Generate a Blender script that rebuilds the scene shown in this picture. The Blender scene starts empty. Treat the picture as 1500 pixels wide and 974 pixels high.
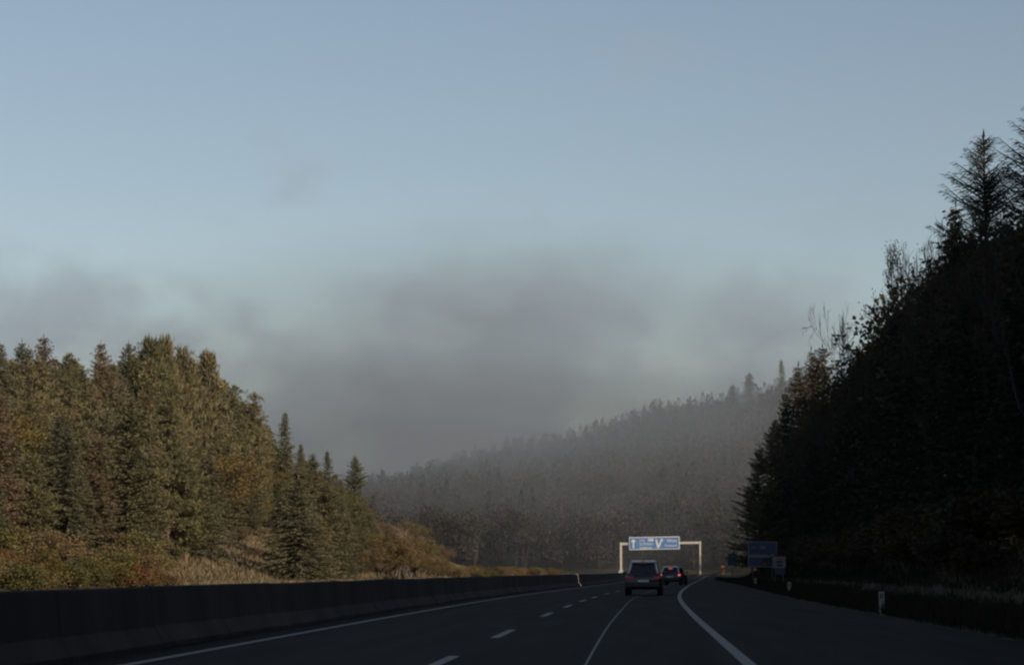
import bpy, bmesh, math, random
import numpy as np
from mathutils import Vector, Matrix

R = math.radians
SC = bpy.context.scene
COL = SC.collection
random.seed(7)
rng = np.random.default_rng(7)

# ------------------------------------------------------------------ camera
F_PX, IMG_W, IMG_H = 3700.0, 1500.0, 974.0
EYE = 1.13
PITCH = math.atan(349.0 / F_PX)
YAW = math.atan(190.0 * math.cos(PITCH) / F_PX)
cam_data = bpy.data.cameras.new('camera')
cam = bpy.data.objects.new('camera', cam_data)
COL.objects.link(cam)
cam.location = (0, 0, EYE)
cam.rotation_euler = (math.pi / 2 + PITCH, 0, YAW)
cam_data.sensor_width = 36.0
cam_data.lens = 36.0 * F_PX / IMG_W
cam_data.clip_start = 0.1
cam_data.clip_end = 20000
SC.camera = cam
_ROT = np.array(cam.rotation_euler.to_matrix())


def at(px, py, y):
    """photo pixel at road distance y -> world point"""
    v = _ROT @ np.array([(px - IMG_W / 2) / F_PX, (IMG_H / 2 - py) / F_PX, -1.0])
    t = y / v[1]
    return v[0] * t, y, EYE + v[2] * t


def to_px(p):
    p = np.asarray(p, float)
    v = (p - np.array([0, 0, EYE])) @ _ROT
    return IMG_W / 2 + F_PX * v[..., 0] / -v[..., 2], IMG_H / 2 - F_PX * v[..., 1] / -v[..., 2]


# ------------------------------------------------------------------ light, sky, exposure
SUN_AZ, SUN_EL = 136.0, 22.0          # azimuth clockwise from +Y
S_VEC = np.array([math.sin(R(SUN_AZ)) * math.cos(R(SUN_EL)), math.cos(R(SUN_AZ)) * math.cos(R(SUN_EL)), math.sin(R(SUN_EL))])
SC.view_settings.view_transform = 'Standard'
SC.view_settings.look = 'None'
SC.view_settings.gamma = 1.0
SC.view_settings.exposure = 0.0
SC.view_settings.use_curve_mapping = False
SC.cycles.use_denoising = True
SC.cycles.max_bounces = 5
SC.cycles.diffuse_bounces = 3
SC.cycles.glossy_bounces = 2
SC.cycles.transmission_bounces = 3
SC.cycles.transparent_max_bounces = 6
SC.cycles.volume_bounces = 0
SC.cycles.pixel_filter_type = 'BLACKMAN_HARRIS'
SC.cycles.filter_width = 2.3

sun_data = bpy.data.lights.new('sun', 'SUN')
sun_data.energy = 5.0
sun_data.angle = R(0.5)
sun_data.color = (1.0, 0.86, 0.68)
sun = bpy.data.objects.new('sun', sun_data)
COL.objects.link(sun)
sun.rotation_euler = Vector(-S_VEC).to_track_quat('-Z', 'Y').to_euler()

world = bpy.data.worlds.new('World')
SC.world = world
world.use_nodes = True
nt = world.node_tree
nt.nodes.clear()


def wn(kind, **kw):
    n = nt.nodes.new(kind)
    for k, v in kw.items():
        setattr(n, k, v)
    return n


def wmath(op, a, b=None, c=None, clamp=False):
    n = wn('ShaderNodeMath', operation=op, use_clamp=clamp)
    for i, v in enumerate((a, b, c)):
        if v is None:
            continue
        if isinstance(v, (int, float)):
            n.inputs[i].default_value = v
        else:
            nt.links.new(v, n.inputs[i])
    return n.outputs[0]


SKY_STRENGTH = 0.10
sky = wn('ShaderNodeTexSky', sky_type='NISHITA', sun_disc=False, sun_elevation=R(SUN_EL), sun_rotation=R(SUN_AZ))
sky.altitude = 400
sky.air_density = 1.0
sky.dust_density = 1.4
sky.ozone_density = 0.6
hsv = wn('ShaderNodeHueSaturation')
hsv.inputs['Saturation'].default_value = 0.86
hsv.inputs['Value'].default_value = 0.925
nt.links.new(sky.outputs[0], hsv.inputs['Color'])
bg_sky = wn('ShaderNodeBackground')
bg_sky.inputs['Strength'].default_value = SKY_STRENGTH
nt.links.new(hsv.outputs[0], bg_sky.inputs['Color'])
# banks of low morning cloud all round the horizon, thinning upwards
tc = wn('ShaderNodeTexCoord')
sep = wn('ShaderNodeSeparateXYZ')
nt.links.new(tc.outputs['Generated'], sep.inputs[0])
elev = sep.outputs['Z']
mp = wn('ShaderNodeMapping')
mp.inputs['Scale'].default_value = (1.0, 1.0, 1.5)
mp.inputs['Location'].default_value = (2.03, 0.82, 0.11)
mp.inputs['Rotation'].default_value = (0, 0, 0.019)
nt.links.new(tc.outputs['Generated'], mp.inputs['Vector'])


def wnoise(scale, detail, rough, dist=0.0):
    n = wn('ShaderNodeTexNoise')
    n.inputs['Scale'].default_value = scale
    n.inputs['Detail'].default_value = detail
    n.inputs['Roughness'].default_value = rough
    n.inputs['Distortion'].default_value = dist
    nt.links.new(mp.outputs[0], n.inputs['Vector'])
    return n.outputs['Fac']


n1 = wnoise(11.0, 4.0, 0.45, 0.1)
n2 = wnoise(30.0, 5.0, 0.52, 0.25)
noise_sum = wmath('ADD', wmath('MULTIPLY', n1, 0.64), wmath('MULTIPLY', n2, 0.36))
# cover: dense at the horizon, gone above about seven degrees
cover = wmath('MULTIPLY_ADD', elev, -11.8, 1.51)
raw = wmath('ADD', cover, wmath('MULTIPLY_ADD', noise_sum, 6.0, -3.0))
mr = wn('ShaderNodeMapRange', interpolation_type='SMOOTHSTEP')
mr.inputs['From Min'].default_value = -0.25
mr.inputs['From Max'].default_value = 1.35
mr.inputs['To Max'].default_value = 0.95
nt.links.new(raw, mr.inputs['Value'])
ramp = wn('ShaderNodeMapRange')
ramp.inputs['From Min'].default_value = 0.05
ramp.inputs['From Max'].default_value = 0.12
nt.links.new(elev, ramp.inputs['Value'])
cmix = wn('ShaderNodeMix', data_type='RGBA')
cmix.inputs['A'].default_value = (0.262, 0.288, 0.305, 1)
cmix.inputs['B'].default_value = (0.335, 0.400, 0.445, 1)
nt.links.new(ramp.outputs[0], cmix.inputs['Factor'])
bg_cloud = wn('ShaderNodeBackground')
bg_cloud.inputs['Strength'].default_value = 1.0
nt.links.new(cmix.outputs['Result'], bg_cloud.inputs['Color'])
mixs = wn('ShaderNodeMixShader')
nt.links.new(mr.outputs[0], mixs.inputs[0])
nt.links.new(bg_sky.outputs[0], mixs.inputs[1])
nt.links.new(bg_cloud.outputs[0], mixs.inputs[2])
wo = wn('ShaderNodeOutputWorld')
nt.links.new(mixs.outputs[0], wo.inputs['Surface'])

HAZE_DENSITY = 0.00006
HAZE_COLOR = (0.42, 0.45, 0.50)
MIST_COLOR = (0.325, 0.362, 0.41)


# ------------------------------------------------------------------ helpers
def smooth(x, a, b):
    t = np.clip((np.asarray(x, float) - a) / (b - a), 0, 1)
    return t * t * (3 - 2 * t)


def link(o, parent=None):
    COL.objects.link(o)
    if parent is not None:
        o.parent = parent
    return o


def tag(o, label=None, cat=None, group=None, kind=None):
    if label:
        o['label'] = label
    if cat:
        o['category'] = cat
    if group:
        o['group'] = group
    if kind:
        o['kind'] = kind
    return o


def empty(name, loc=(0, 0, 0), rz=0.0):
    o = bpy.data.objects.new(name, None)
    o.location = loc
    o.rotation_euler = (0, 0, rz)
    o.empty_display_size = 0.3
    return link(o)


def mesh_np(name, verts, faces, mat=None, smooth_shade=False):
    """faces: (n,3) or (n,4) int array"""
    verts = np.asarray(verts, np.float32)
    faces = np.asarray(faces, np.int32)
    me = bpy.data.meshes.new(name)
    k = faces.shape[1]
    me.vertices.add(len(verts))
    me.vertices.foreach_set('co', verts.ravel())
    me.loops.add(faces.size)
    me.loops.foreach_set('vertex_index', faces.ravel())
    me.polygons.add(len(faces))
    me.polygons.foreach_set('loop_start', np.arange(0, faces.size, k, dtype=np.int32))
    me.polygons.foreach_set('loop_total', np.full(len(faces), k, np.int32))
    if smooth_shade:
        me.polygons.foreach_set('use_smooth', np.ones(len(faces), bool))
    me.update()
    me.validate()
    if mat:
        me.materials.append(mat)
    return me


def obj(name, me, parent=None, loc=(0, 0, 0)):
    o = bpy.data.objects.new(name, me)
    o.location = loc
    return link(o, parent)


class MB:
    """collects simple shapes into one mesh"""

    def __init__(self):
        self.bm = bmesh.new()

    def box(self, c, s, rz=0.0, bevel=0.0, rx=0.0):
        r = bmesh.ops.create_cube(self.bm, size=1.0)
        vs = r['verts']
        bmesh.ops.scale(self.bm, vec=s, verts=vs)
        if bevel > 0:
            es = list({e for v in vs for e in v.link_edges})
            rb = bmesh.ops.bevel(self.bm, geom=es, offset=bevel, segments=2, affect='EDGES', profile=0.5)
            vs = list({v for f in rb['faces'] for v in f.verts} | {v for v in vs if v.is_valid})
        m = Matrix.Translation(c) @ Matrix.Rotation(rz, 4, 'Z') @ Matrix.Rotation(rx, 4, 'X')
        bmesh.ops.transform(self.bm, matrix=m, verts=vs)
        return self

    def poly(self, pts):
        self.bm.faces.new([self.bm.verts.new(p) for p in pts])
        return self

    def prism(self, pts, depth, axis_mat):
        """pts: 2d outline, extruded along local z by depth, placed by matrix"""
        bot = [self.bm.verts.new(axis_mat @ Vector((x, y, 0))) for x, y in pts]
        top = [self.bm.verts.new(axis_mat @ Vector((x, y, depth))) for x, y in pts]
        n = len(pts)
        self.bm.faces.new(top)
        self.bm.faces.new(bot[::-1])
        for i in range(n):
            self.bm.faces.new([bot[i], bot[(i + 1) % n], top[(i + 1) % n], top[i]])
        return self

    def tube(self, a, b, r0, r1=None, n=8):
        a, b = Vector(a), Vector(b)
        r1 = r0 if r1 is None else r1
        q = (b - a).to_track_quat('Z', 'Y').to_matrix()
        ra = [self.bm.verts.new(a + q @ Vector((math.cos(t) * r0, math.sin(t) * r0, 0))) for t in [2 * math.pi * i / n for i in range(n)]]
        rb = [self.bm.verts.new(b + q @ Vector((math.cos(t) * r1, math.sin(t) * r1, 0))) for t in [2 * math.pi * i / n for i in range(n)]]
        for i in range(n):
            self.bm.faces.new([ra[i], ra[(i + 1) % n], rb[(i + 1) % n], rb[i]])
        self.bm.faces.new(rb)
        self.bm.faces.new(ra[::-1])
        return self

    def lathe_x(self, prof, n=24, c=(0, 0, 0)):
        """prof: (x, r) revolved round the x axis"""
        rings = []
        for x, r in prof:
            rings.append([self.bm.verts.new((c[0] + x, c[1] + r * math.cos(2 * math.pi * i / n), c[2] + r * math.sin(2 * math.pi * i / n))) for i in range(n)])
        for a, b in zip(rings, rings[1:]):
            for i in range(n):
                self.bm.faces.new([a[i], a[(i + 1) % n], b[(i + 1) % n], b[i]])
        self.bm.faces.new(rings[0][::-1])
        self.bm.faces.new(rings[-1])
        return self

    def build(self, name, mat, parent=None, shade=False, loc=(0, 0, 0)):
        bmesh.ops.recalc_face_normals(self.bm, faces=self.bm.faces)
        me = bpy.data.meshes.new(name)
        self.bm.to_mesh(me)
        self.bm.free()
        if mat:
            me.materials.append(mat)
        if shade:
            for p in me.polygons:
                p.use_smooth = True
        return obj(name, me, parent, loc)


# ------------------------------------------------------------------ materials
def new_mat(name):
    m = bpy.data.materials.new(name)
    m.use_nodes = True
    t = m.node_tree
    return m, t, t.nodes['Principled BSDF']


def simple(name, col, rough=0.6, metal=0.0, vary=0.12, scale=3.0, emit=None, emit_s=0.0, coat=0.0, spec=0.5):
    m, t, b = new_mat(name)
    b.inputs['Roughness'].default_value = rough
    b.inputs['Metallic'].default_value = metal
    b.inputs['Coat Weight'].default_value = coat
    b.inputs['Specular IOR Level'].default_value = spec
    n = t.nodes.new('ShaderNodeTexNoise')
    n.inputs['Scale'].default_value = scale
    n.inputs['Detail'].default_value = 5
    g = t.nodes.new('ShaderNodeTexCoord')
    t.links.new(g.outputs['Object'], n.inputs['Vector'])
    mx = t.nodes.new('ShaderNodeMix')
    mx.data_type = 'RGBA'
    mx.inputs['A'].default_value = (*[c * (1 - vary) for c in col], 1)
    mx.inputs['B'].default_value = (*[min(1, c * (1 + vary)) for c in col], 1)
    t.links.new(n.outputs['Fac'], mx.inputs['Factor'])
    t.links.new(mx.outputs['Result'], b.inputs['Base Color'])
    if emit:
        b.inputs['Emission Color'].default_value = (*emit, 1)
        b.inputs['Emission Strength'].default_value = emit_s
    return m


def leaf_mat(name, cols, trans=0.25, obj_vary=0.25, patch=0.35):
    """colour differs from leaf spray to leaf spray, patch to patch and tree to tree"""
    m, t, b = new_mat(name)
    b.inputs['Roughness'].default_value = 0.75
    b.inputs['Specular IOR Level'].default_value = 0.15
    geo = t.nodes.new('ShaderNodeNewGeometry')
    oi = t.nodes.new('ShaderNodeObjectInfo')
    tcn = t.nodes.new('ShaderNodeTexCoord')
    ns = t.nodes.new('ShaderNodeTexNoise')
    ns.inputs['Scale'].default_value = 0.45
    ns.inputs['Detail'].default_value = 3
    t.links.new(tcn.outputs['Object'], ns.inputs['Vector'])
    a = t.nodes.new('ShaderNodeMath')
    a.operation = 'MULTIPLY_ADD'
    t.links.new(geo.outputs['Random Per Island'], a.inputs[0])
    a.inputs[1].default_value = 0.55
    c2 = t.nodes.new('ShaderNodeMath')
    c2.operation = 'MULTIPLY_ADD'
    t.links.new(ns.outputs['Fac'], c2.inputs[0])
    c2.inputs[1].default_value = patch * 2
    c2.inputs[2].default_value = 0.22 - patch
    t.links.new(c2.outputs[0], a.inputs[2])
    rp = t.nodes.new('ShaderNodeValToRGB')
    el = rp.color_ramp.elements
    while len(el) < len(cols):
        el.new(0.5)
    for i, c in enumerate(cols):
        el[i].position = i / (len(cols) - 1)
        el[i].color = (*c, 1)
    t.links.new(a.outputs[0], rp.inputs[0])
    hs = t.nodes.new('ShaderNodeHueSaturation')
    v = t.nodes.new('ShaderNodeMath')
    v.operation = 'MULTIPLY_ADD'
    t.links.new(oi.outputs['Random'], v.inputs[0])
    v.inputs[1].default_value = obj_vary * 2
    v.inputs[2].default_value = 1 - obj_vary
    t.links.new(v.outputs[0], hs.inputs['Value'])
    hu = t.nodes.new('ShaderNodeMath')
    hu.operation = 'MULTIPLY_ADD'
    t.links.new(oi.outputs['Random'], hu.inputs[0])
    hu.inputs[1].default_value = -0.03
    hu.inputs[2].default_value = 0.515
    t.links.new(hu.outputs[0], hs.inputs['Hue'])
    t.links.new(rp.outputs[0], hs.inputs['Color'])
    t.links.new(hs.outputs[0], b.inputs['Base Color'])
    tr = t.nodes.new('ShaderNodeBsdfTranslucent')
    t.links.new(hs.outputs[0], tr.inputs['Color'])
    mx = t.nodes.new('ShaderNodeMixShader')
    mx.inputs[0].default_value = trans
    t.links.new(b.outputs[0], mx.inputs[1])
    t.links.new(tr.outputs[0], mx.inputs[2])
    t.links.new(mx.outputs[0], t.nodes['Material Output'].inputs['Surface'])
    return m


def ground_mat(name, c1, c2, c3, sc1=0.08, sc2=1.3):
    m, t, b = new_mat(name)
    b.inputs['Roughness'].default_value = 0.95
    b.inputs['Specular IOR Level'].default_value = 0.1
    tcn = t.nodes.new('ShaderNodeTexCoord')

    def noise(s, d):
        n = t.nodes.new('ShaderNodeTexNoise')
        n.inputs['Scale'].default_value = s
        n.inputs['Detail'].default_value = d
        t.links.new(tcn.outputs['Object'], n.inputs['Vector'])
        return n.outputs['Fac']

    def mix(f, a, bb):
        x = t.nodes.new('ShaderNodeMix')
        x.data_type = 'RGBA'
        t.links.new(f, x.inputs['Factor'])
        for key, val in (('A', a), ('B', bb)):
            if isinstance(val, tuple):
                x.inputs[key].default_value = (*val, 1)
            else:
                t.links.new(val, x.inputs[key])
        return x.outputs['Result']
    k = mix(noise(sc2, 6), mix(noise(sc1, 4), c1, c2), c3)
    t.links.new(k, b.inputs['Base Color'])
    bp = t.nodes.new('ShaderNodeBump')
    bp.inputs['Strength'].default_value = 0.6
    bp.inputs['Distance'].default_value = 0.2
    t.links.new(noise(4.0, 6), bp.inputs['Height'])
    t.links.new(bp.outputs[0], b.inputs['Normal'])
    return m


def asphalt_mat():
    m, t, b = new_mat('asphalt')
    b.inputs['Specular IOR Level'].default_value = 0.02
    tcn = t.nodes.new('ShaderNodeTexCoord')

    def noise(s, d, scale=(1, 1, 1)):
        mpn = t.nodes.new('ShaderNodeMapping')
        mpn.inputs['Scale'].default_value = scale
        t.links.new(tcn.outputs['Object'], mpn.inputs[0])
        n = t.nodes.new('ShaderNodeTexNoise')
        n.inputs['Scale'].default_value = s
        n.inputs['Detail'].default_value = d
        t.links.new(mpn.outputs[0], n.inputs['Vector'])
        return n.outputs['Fac']

    def mix(f, a, bb):
        x = t.nodes.new('ShaderNodeMix')
        x.data_type = 'RGBA'
        t.links.new(f, x.inputs['Factor'])
        for key, val in (('A', a), ('B', bb)):
            if isinstance(val, tuple):
                x.inputs[key].default_value = (*val, 1)
            else:
                t.links.new(val, x.inputs[key])
        return x.outputs['Result']
    track = mix(noise(1.6, 3, (1, 0.015, 1)), (0.016, 0.014, 0.0125), (0.036, 0.032, 0.0285))
    grain = mix(noise(28, 5), (0.016, 0.0142, 0.013), (0.034, 0.030, 0.027))
    k = t.nodes.new('ShaderNodeMix')
    k.data_type = 'RGBA'
    k.inputs['Factor'].default_value = 0.5
    t.links.new(track, k.inputs['A'])
    t.links.new(grain, k.inputs['B'])
    patch = t.nodes.new('ShaderNodeMapRange')
    patch.inputs['From Min'].default_value = 0.5
    patch.inputs['From Max'].default_value = 0.62
    patch.inputs['To Max'].default_value = 0.25
    t.links.new(noise(0.35, 3, (1, 0.12, 1)), patch.inputs['Value'])
    k2 = mix(patch.outputs[0], k.outputs['Result'], (0.0145, 0.013, 0.012))
    t.links.new(k2, b.inputs['Base Color'])
    rr = t.nodes.new('ShaderNodeMapRange')
    rr.inputs['To Min'].default_value = 0.62
    rr.inputs['To Max'].default_value = 0.9
    t.links.new(noise(2.0, 4, (1, 0.05, 1)), rr.inputs['Value'])
    t.links.new(rr.outputs[0], b.inputs['Roughness'])
    bp = t.nodes.new('ShaderNodeBump')
    bp.inputs['Strength'].default_value = 0.35
    bp.inputs['Distance'].default_value = 0.01
    t.links.new(noise(60, 3), bp.inputs['Height'])
    t.links.new(bp.outputs[0], b.inputs['Normal'])
    return m


def concrete_mat():
    m, t, b = new_mat('weathered_concrete')
    b.inputs['Roughness'].default_value = 0.9
    tcn = t.nodes.new('ShaderNodeTexCoord')
    geo = t.nodes.new('ShaderNodeNewGeometry')

    def noise(s, d, scale, src):
        mpn = t.nodes.new('ShaderNodeMapping')
        mpn.inputs['Scale'].default_value = scale
        t.links.new(src, mpn.inputs[0])
        n = t.nodes.new('ShaderNodeTexNoise')
        n.inputs['Scale'].default_value = s
        n.inputs['Detail'].default_value = d
        t.links.new(mpn.outputs[0], n.inputs['Vector'])
        return n.outputs['Fac']
    streak = noise(0.55, 6, (1, 1, 0.22), geo.outputs['Position'])
    grain = noise(9, 5, (1, 1, 1), tcn.outputs['Object'])
    mr_ = t.nodes.new('ShaderNodeMapRange')
    mr_.inputs['From Min'].default_value = 0.38
    mr_.inputs['From Max'].default_value = 0.66
    t.links.new(streak, mr_.inputs['Value'])
    x = t.nodes.new('ShaderNodeMix')
    x.data_type = 'RGBA'
    x.inputs['A'].default_value = (0.062, 0.054, 0.046, 1)
    x.inputs['B'].default_value = (0.026, 0.0225, 0.02, 1)
    t.links.new(mr_.outputs[0], x.inputs['Factor'])
    y = t.nodes.new('ShaderNodeMix')
    y.data_type = 'RGBA'
    y.blend_type = 'MULTIPLY'
    y.inputs['Factor'].default_value = 0.5
    t.links.new(x.outputs['Result'], y.inputs['A'])
    t.links.new(grain, y.inputs['B'])
    oi = t.nodes.new('ShaderNodeObjectInfo')
    hs = t.nodes.new('ShaderNodeHueSaturation')
    hm = t.nodes.new('ShaderNodeMapRange')
    hm.inputs['To Min'].default_value = 0.8
    hm.inputs['To Max'].default_value = 1.2
    t.links.new(oi.outputs['Random'], hm.inputs['Value'])
    t.links.new(hm.outputs[0], hs.inputs['Value'])
    t.links.new(y.outputs['Result'], hs.inputs['Color'])
    t.links.new(hs.outputs[0], b.inputs['Base Color'])
    bp = t.nodes.new('ShaderNodeBump')
    bp.inputs['Strength'].default_value = 0.3
    bp.inputs['Distance'].default_value = 0.01
    t.links.new(grain, bp.inputs['Height'])
    t.links.new(bp.outputs[0], b.inputs['Normal'])
    return m


M = {}
M['asphalt'] = asphalt_mat()
M['paint'] = simple('road_paint', (0.19, 0.175, 0.162), 0.7, vary=0.45, scale=9)
M['seam'] = simple('joint_seal', (0.09, 0.084, 0.078), 0.6, vary=0.3, scale=6)
M['concrete'] = concrete_mat()
M['soil'] = ground_mat('dry_grass_ground', (0.055, 0.045, 0.028), (0.095, 0.072, 0.045), (0.04, 0.035, 0.02))
M['bark'] = simple('bark', (0.075, 0.058, 0.045), 0.95, vary=0.5, scale=6)
M['bark_pine'] = simple('pine_bark', (0.13, 0.08, 0.055), 0.95, vary=0.5, scale=5)
M['bark_birch'] = simple('birch_bark', (0.42, 0.38, 0.33), 0.85, vary=0.45, scale=2.5)
M['twig'] = simple('twig', (0.035, 0.028, 0.024), 0.9, vary=0.4, scale=4)
M['spruce'] = leaf_mat('spruce_needles', [(0.0456, 0.048, 0.0252), (0.138, 0.1296, 0.0672), (0.24, 0.2136, 0.1152)], 0.34)
M['spruce_blue'] = leaf_mat('spruce_needles_cool', [(0.042, 0.046, 0.029), (0.125, 0.122, 0.07), (0.2, 0.182, 0.105)], 0.34)
M['pine'] = leaf_mat('pine_needles', [(0.0563, 0.0596, 0.0298), (0.149, 0.1325, 0.0662), (0.2567, 0.2119, 0.106)], 0.34)
M['larch'] = leaf_mat('larch_needles', [(0.08, 0.06, 0.036), (0.155, 0.116, 0.068), (0.21, 0.158, 0.092)], 0.34)
M['gold'] = leaf_mat('golden_leaves', [(0.07, 0.05, 0.018), (0.145, 0.105, 0.036), (0.22, 0.165, 0.062)], 0.35)
M['orange'] = leaf_mat('orange_leaves', [(0.075, 0.042, 0.018), (0.15, 0.085, 0.036), (0.21, 0.13, 0.055)], 0.35)
M['olive'] = leaf_mat('olive_leaves', [(0.052, 0.052, 0.0195), (0.13, 0.117, 0.0429), (0.234, 0.182, 0.065)], 0.3)
M['russet'] = leaf_mat('russet_leaves', [(0.078, 0.0455, 0.0325), (0.156, 0.091, 0.0585), (0.234, 0.1365, 0.078)], 0.3)
M['clump'] = leaf_mat('clump_leaves', [(0.06, 0.05, 0.025), (0.14, 0.105, 0.05), (0.24, 0.17, 0.075)], 0.35)
M['pale_larch'] = leaf_mat('pale_larch_needles', [(0.04, 0.034, 0.022), (0.075, 0.060, 0.038), (0.11, 0.085, 0.055)])
M['tan'] = leaf_mat('tan_leaves', [(0.10, 0.07, 0.04), (0.18, 0.125, 0.065), (0.25, 0.18, 0.09)], 0.3)
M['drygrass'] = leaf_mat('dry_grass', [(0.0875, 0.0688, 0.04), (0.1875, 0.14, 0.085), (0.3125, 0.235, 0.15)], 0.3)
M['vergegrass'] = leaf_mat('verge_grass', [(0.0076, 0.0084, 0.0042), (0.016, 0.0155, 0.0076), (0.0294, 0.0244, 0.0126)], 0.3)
M['dark_leaf'] = leaf_mat('shaded_wood_leaves', [(0.02, 0.02, 0.010), (0.045, 0.038, 0.018), (0.08, 0.06, 0.028)], 0.15)  # shade of the right wood is put into this leaf colour
M['dark_russet'] = leaf_mat('shaded_wood_russet_leaves', [(0.03, 0.018, 0.013), (0.06, 0.036, 0.023), (0.09, 0.055, 0.03)], 0.15)  # russet leaves darkened in colour to carry the slope's shade
M['dark_needle'] = leaf_mat('shaded_wood_needles', [(0.0112, 0.016, 0.0096), (0.024, 0.032, 0.0176), (0.04, 0.0448, 0.024)], 0.1)  # needle tone lowered so the wood's shade sits in the colour
M['far_conifer'] = leaf_mat('far_conifer_needles', [(0.018, 0.0234, 0.0153), (0.036, 0.0414, 0.0243), (0.063, 0.0612, 0.036)], 0.2)
M['far_brown'] = leaf_mat('far_autumn_leaves', [(0.03, 0.026, 0.021), (0.047, 0.04, 0.031), (0.068, 0.057, 0.042)], 0.2)
M['sun_streak_pale'] = simple('sun_streak_pale', (0.66, 0.60, 0.52), 0.6, vary=0.1, scale=4)  # pale tone of the added strip stands in for sunlit concrete
M['galv'] = simple('pale_painted_steel', (0.37, 0.34, 0.30), 0.5, 0.0, vary=0.12, scale=2)
M['dark_steel'] = simple('grey_steel', (0.16, 0.16, 0.16), 0.5, 0.4)
M['sign_blue'] = simple('sign_blue', (0.060, 0.135, 0.30), 0.45, vary=0.1, scale=1.2)
M['sign_blue_dark'] = simple('sign_blue_deep', (0.018, 0.036, 0.095), 0.45, vary=0.1, scale=1.2)
M['sign_dull'] = simple('sign_dull_white', (0.17, 0.17, 0.17), 0.5, vary=0.1, scale=2)
M['sign_white'] = simple('sign_white', (0.46, 0.46, 0.45), 0.45, vary=0.06, scale=2)
M['sign_black'] = simple('sign_black', (0.02, 0.02, 0.02), 0.5)
M['sign_red'] = simple('sign_red', (0.42, 0.03, 0.03), 0.45)
M['post_white'] = simple('post_white', (0.30, 0.295, 0.285), 0.55, vary=0.15, scale=8)
M['reflector'] = simple('reflector', (0.5, 0.05, 0.04), 0.2)
M['reflector_pale'] = simple('reflector_pale', (0.55, 0.55, 0.5), 0.2)
M['marker_orange'] = simple('marker_orange', (0.14, 0.06, 0.02), 0.6)


# ------------------------------------------------------------------ the lie of the land
_C = np.array([(-200, 0), (80, 0), (127, .65), (182, 2.3), (220, 3.3), (261, 4.2), (350, 5.0), (460, 5.5), (520, 8.5), (580, 15), (640, 25), (1000, 110)], float)
_L = np.array([(-200, 1.3), (80, 1.3), (123, 1.72), (182, 3.2), (235, 4.7), (310, 7.0), (398, 9.7), (520, 17), (580, 25), (640, 36), (1000, 120)], float)


def curve(tab, y):
    """smooth interpolation of an offset table"""
    y = np.asarray(y, float)
    acc = 0
    for d in (-24, -12, 0, 12, 24):
        acc = acc + np.interp(y + d, tab[:, 0], tab[:, 1])
    return acc / 5


def c_off(y):
    return curve(_C, y)


def r_line(y):
    return curve(_L, y)


def pave_edge(y):
    y = np.asarray(y, float)
    return np.maximum(6.05 + 0.6 * c_off(y), r_line(y) + 1.9)


def road_z(x, y):
    x, y = np.asarray(x, float), np.asarray(y, float)
    up = 0.95 * smooth(y, 270, 430) * smooth(x - c_off(y), 2.5, 8.5)
    return up + 0.5 * smooth(y, 430, 700)


def terrain(x, y):
    x, y = np.asarray(x, float), np.asarray(y, float)
    c = c_off(y)
    e = pave_edge(y)
    base = road_z(x, y)
    # right: verge, ditch, wooded slope
    u = x - e
    near = 1 - 0.85 * smooth(y, 300, 370)
    slope = np.where(u < 4.5, -0.30 * smooth(u, 0.2, 2.0) + 0.55 * smooth(u, 2.2, 6), 0)
    rise = 0.42 * np.clip(u - 4.0, 0, 12) + 0.54 * np.clip(u - 16, 0, 60) + 0.10 * np.clip(u - 76, 0, 60)
    rr = np.where(u > 0, slope * (u < 4.5) + np.where(u >= 4.5, 0.25 + rise, rise) * near, 0)
    big = smooth(y, 430, 580) * np.clip(0.62 * (x - 58), 0, 78) * (1 - 0.7 * smooth(y, 1500, 2600))  # hidden hill added on the right so its shadow darkens the ridge foot
    # left: far verge and wooded bank
    v = -(x - c) - 30.0
    bank = 0.30 * np.clip(v, 0, 20) + 0.10 * np.clip(v - 20, 0, 60)
    ll = bank * (1 - 0.8 * smooth(y, 420, 470)) * (1 - smooth(y, 560, 700))
    # the misty ridge across the valley
    crest = np.clip(29 + (x + 116) * 0.215, 4, 78)
    crest = crest + 6.0 * np.exp(-((x + 38) / 40.0) ** 2) + 4.0 * np.sin(x / 37.0) + 2.5 * np.sin(x / 13.0 + 1)
    ridge = np.clip((y - 610) / 520, 0, 1) ** 0.95 * crest * (1 - 0.75 * smooth(y, 1250, 2400))
    h = base + np.maximum(rr, 0) + np.minimum(rr, 0) + ll
    h = np.maximum(h, np.maximum(big, ridge) + base * 0)
    inside = (x > c - 20.2) & (x < e + 0.15) & (y < 606)
    flat = road_z(x, y) - 0.07
    return np.where(inside, flat, h)


def tz(x, y):
    return float(terrain(x, y))


xs = np.unique(np.concatenate([np.linspace(-5200, -600, 14), np.linspace(-600, -120, 25), np.arange(-120, -24, 4.0), np.arange(-24, 24, 1.0), np.arange(24, 130, 3.0), np.linspace(130, 600, 30), np.linspace(600, 5200, 14)]))
ys = np.unique(np.concatenate([np.linspace(-500, -60, 10), np.arange(-60, 520, 4.0), np.arange(520, 1300, 13.0), np.linspace(1300, 6000, 24)]))
X, Y = np.meshgrid(xs, ys)
Z = terrain(X, Y)
gv = np.stack([X, Y, Z], -1).reshape(-1, 3)
nx = len(xs)
ii = (np.arange(len(ys) - 1)[:, None] * nx + np.arange(nx - 1)[None]).ravel()
gf = np.stack([ii, ii + 1, ii + nx + 1, ii + nx], 1)
ground = obj('ground', mesh_np('ground', gv, gf, M['soil'], True))
tag(ground, 'dry grassy ground of verges and wooded slopes beside the motorway', kind='structure')


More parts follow.
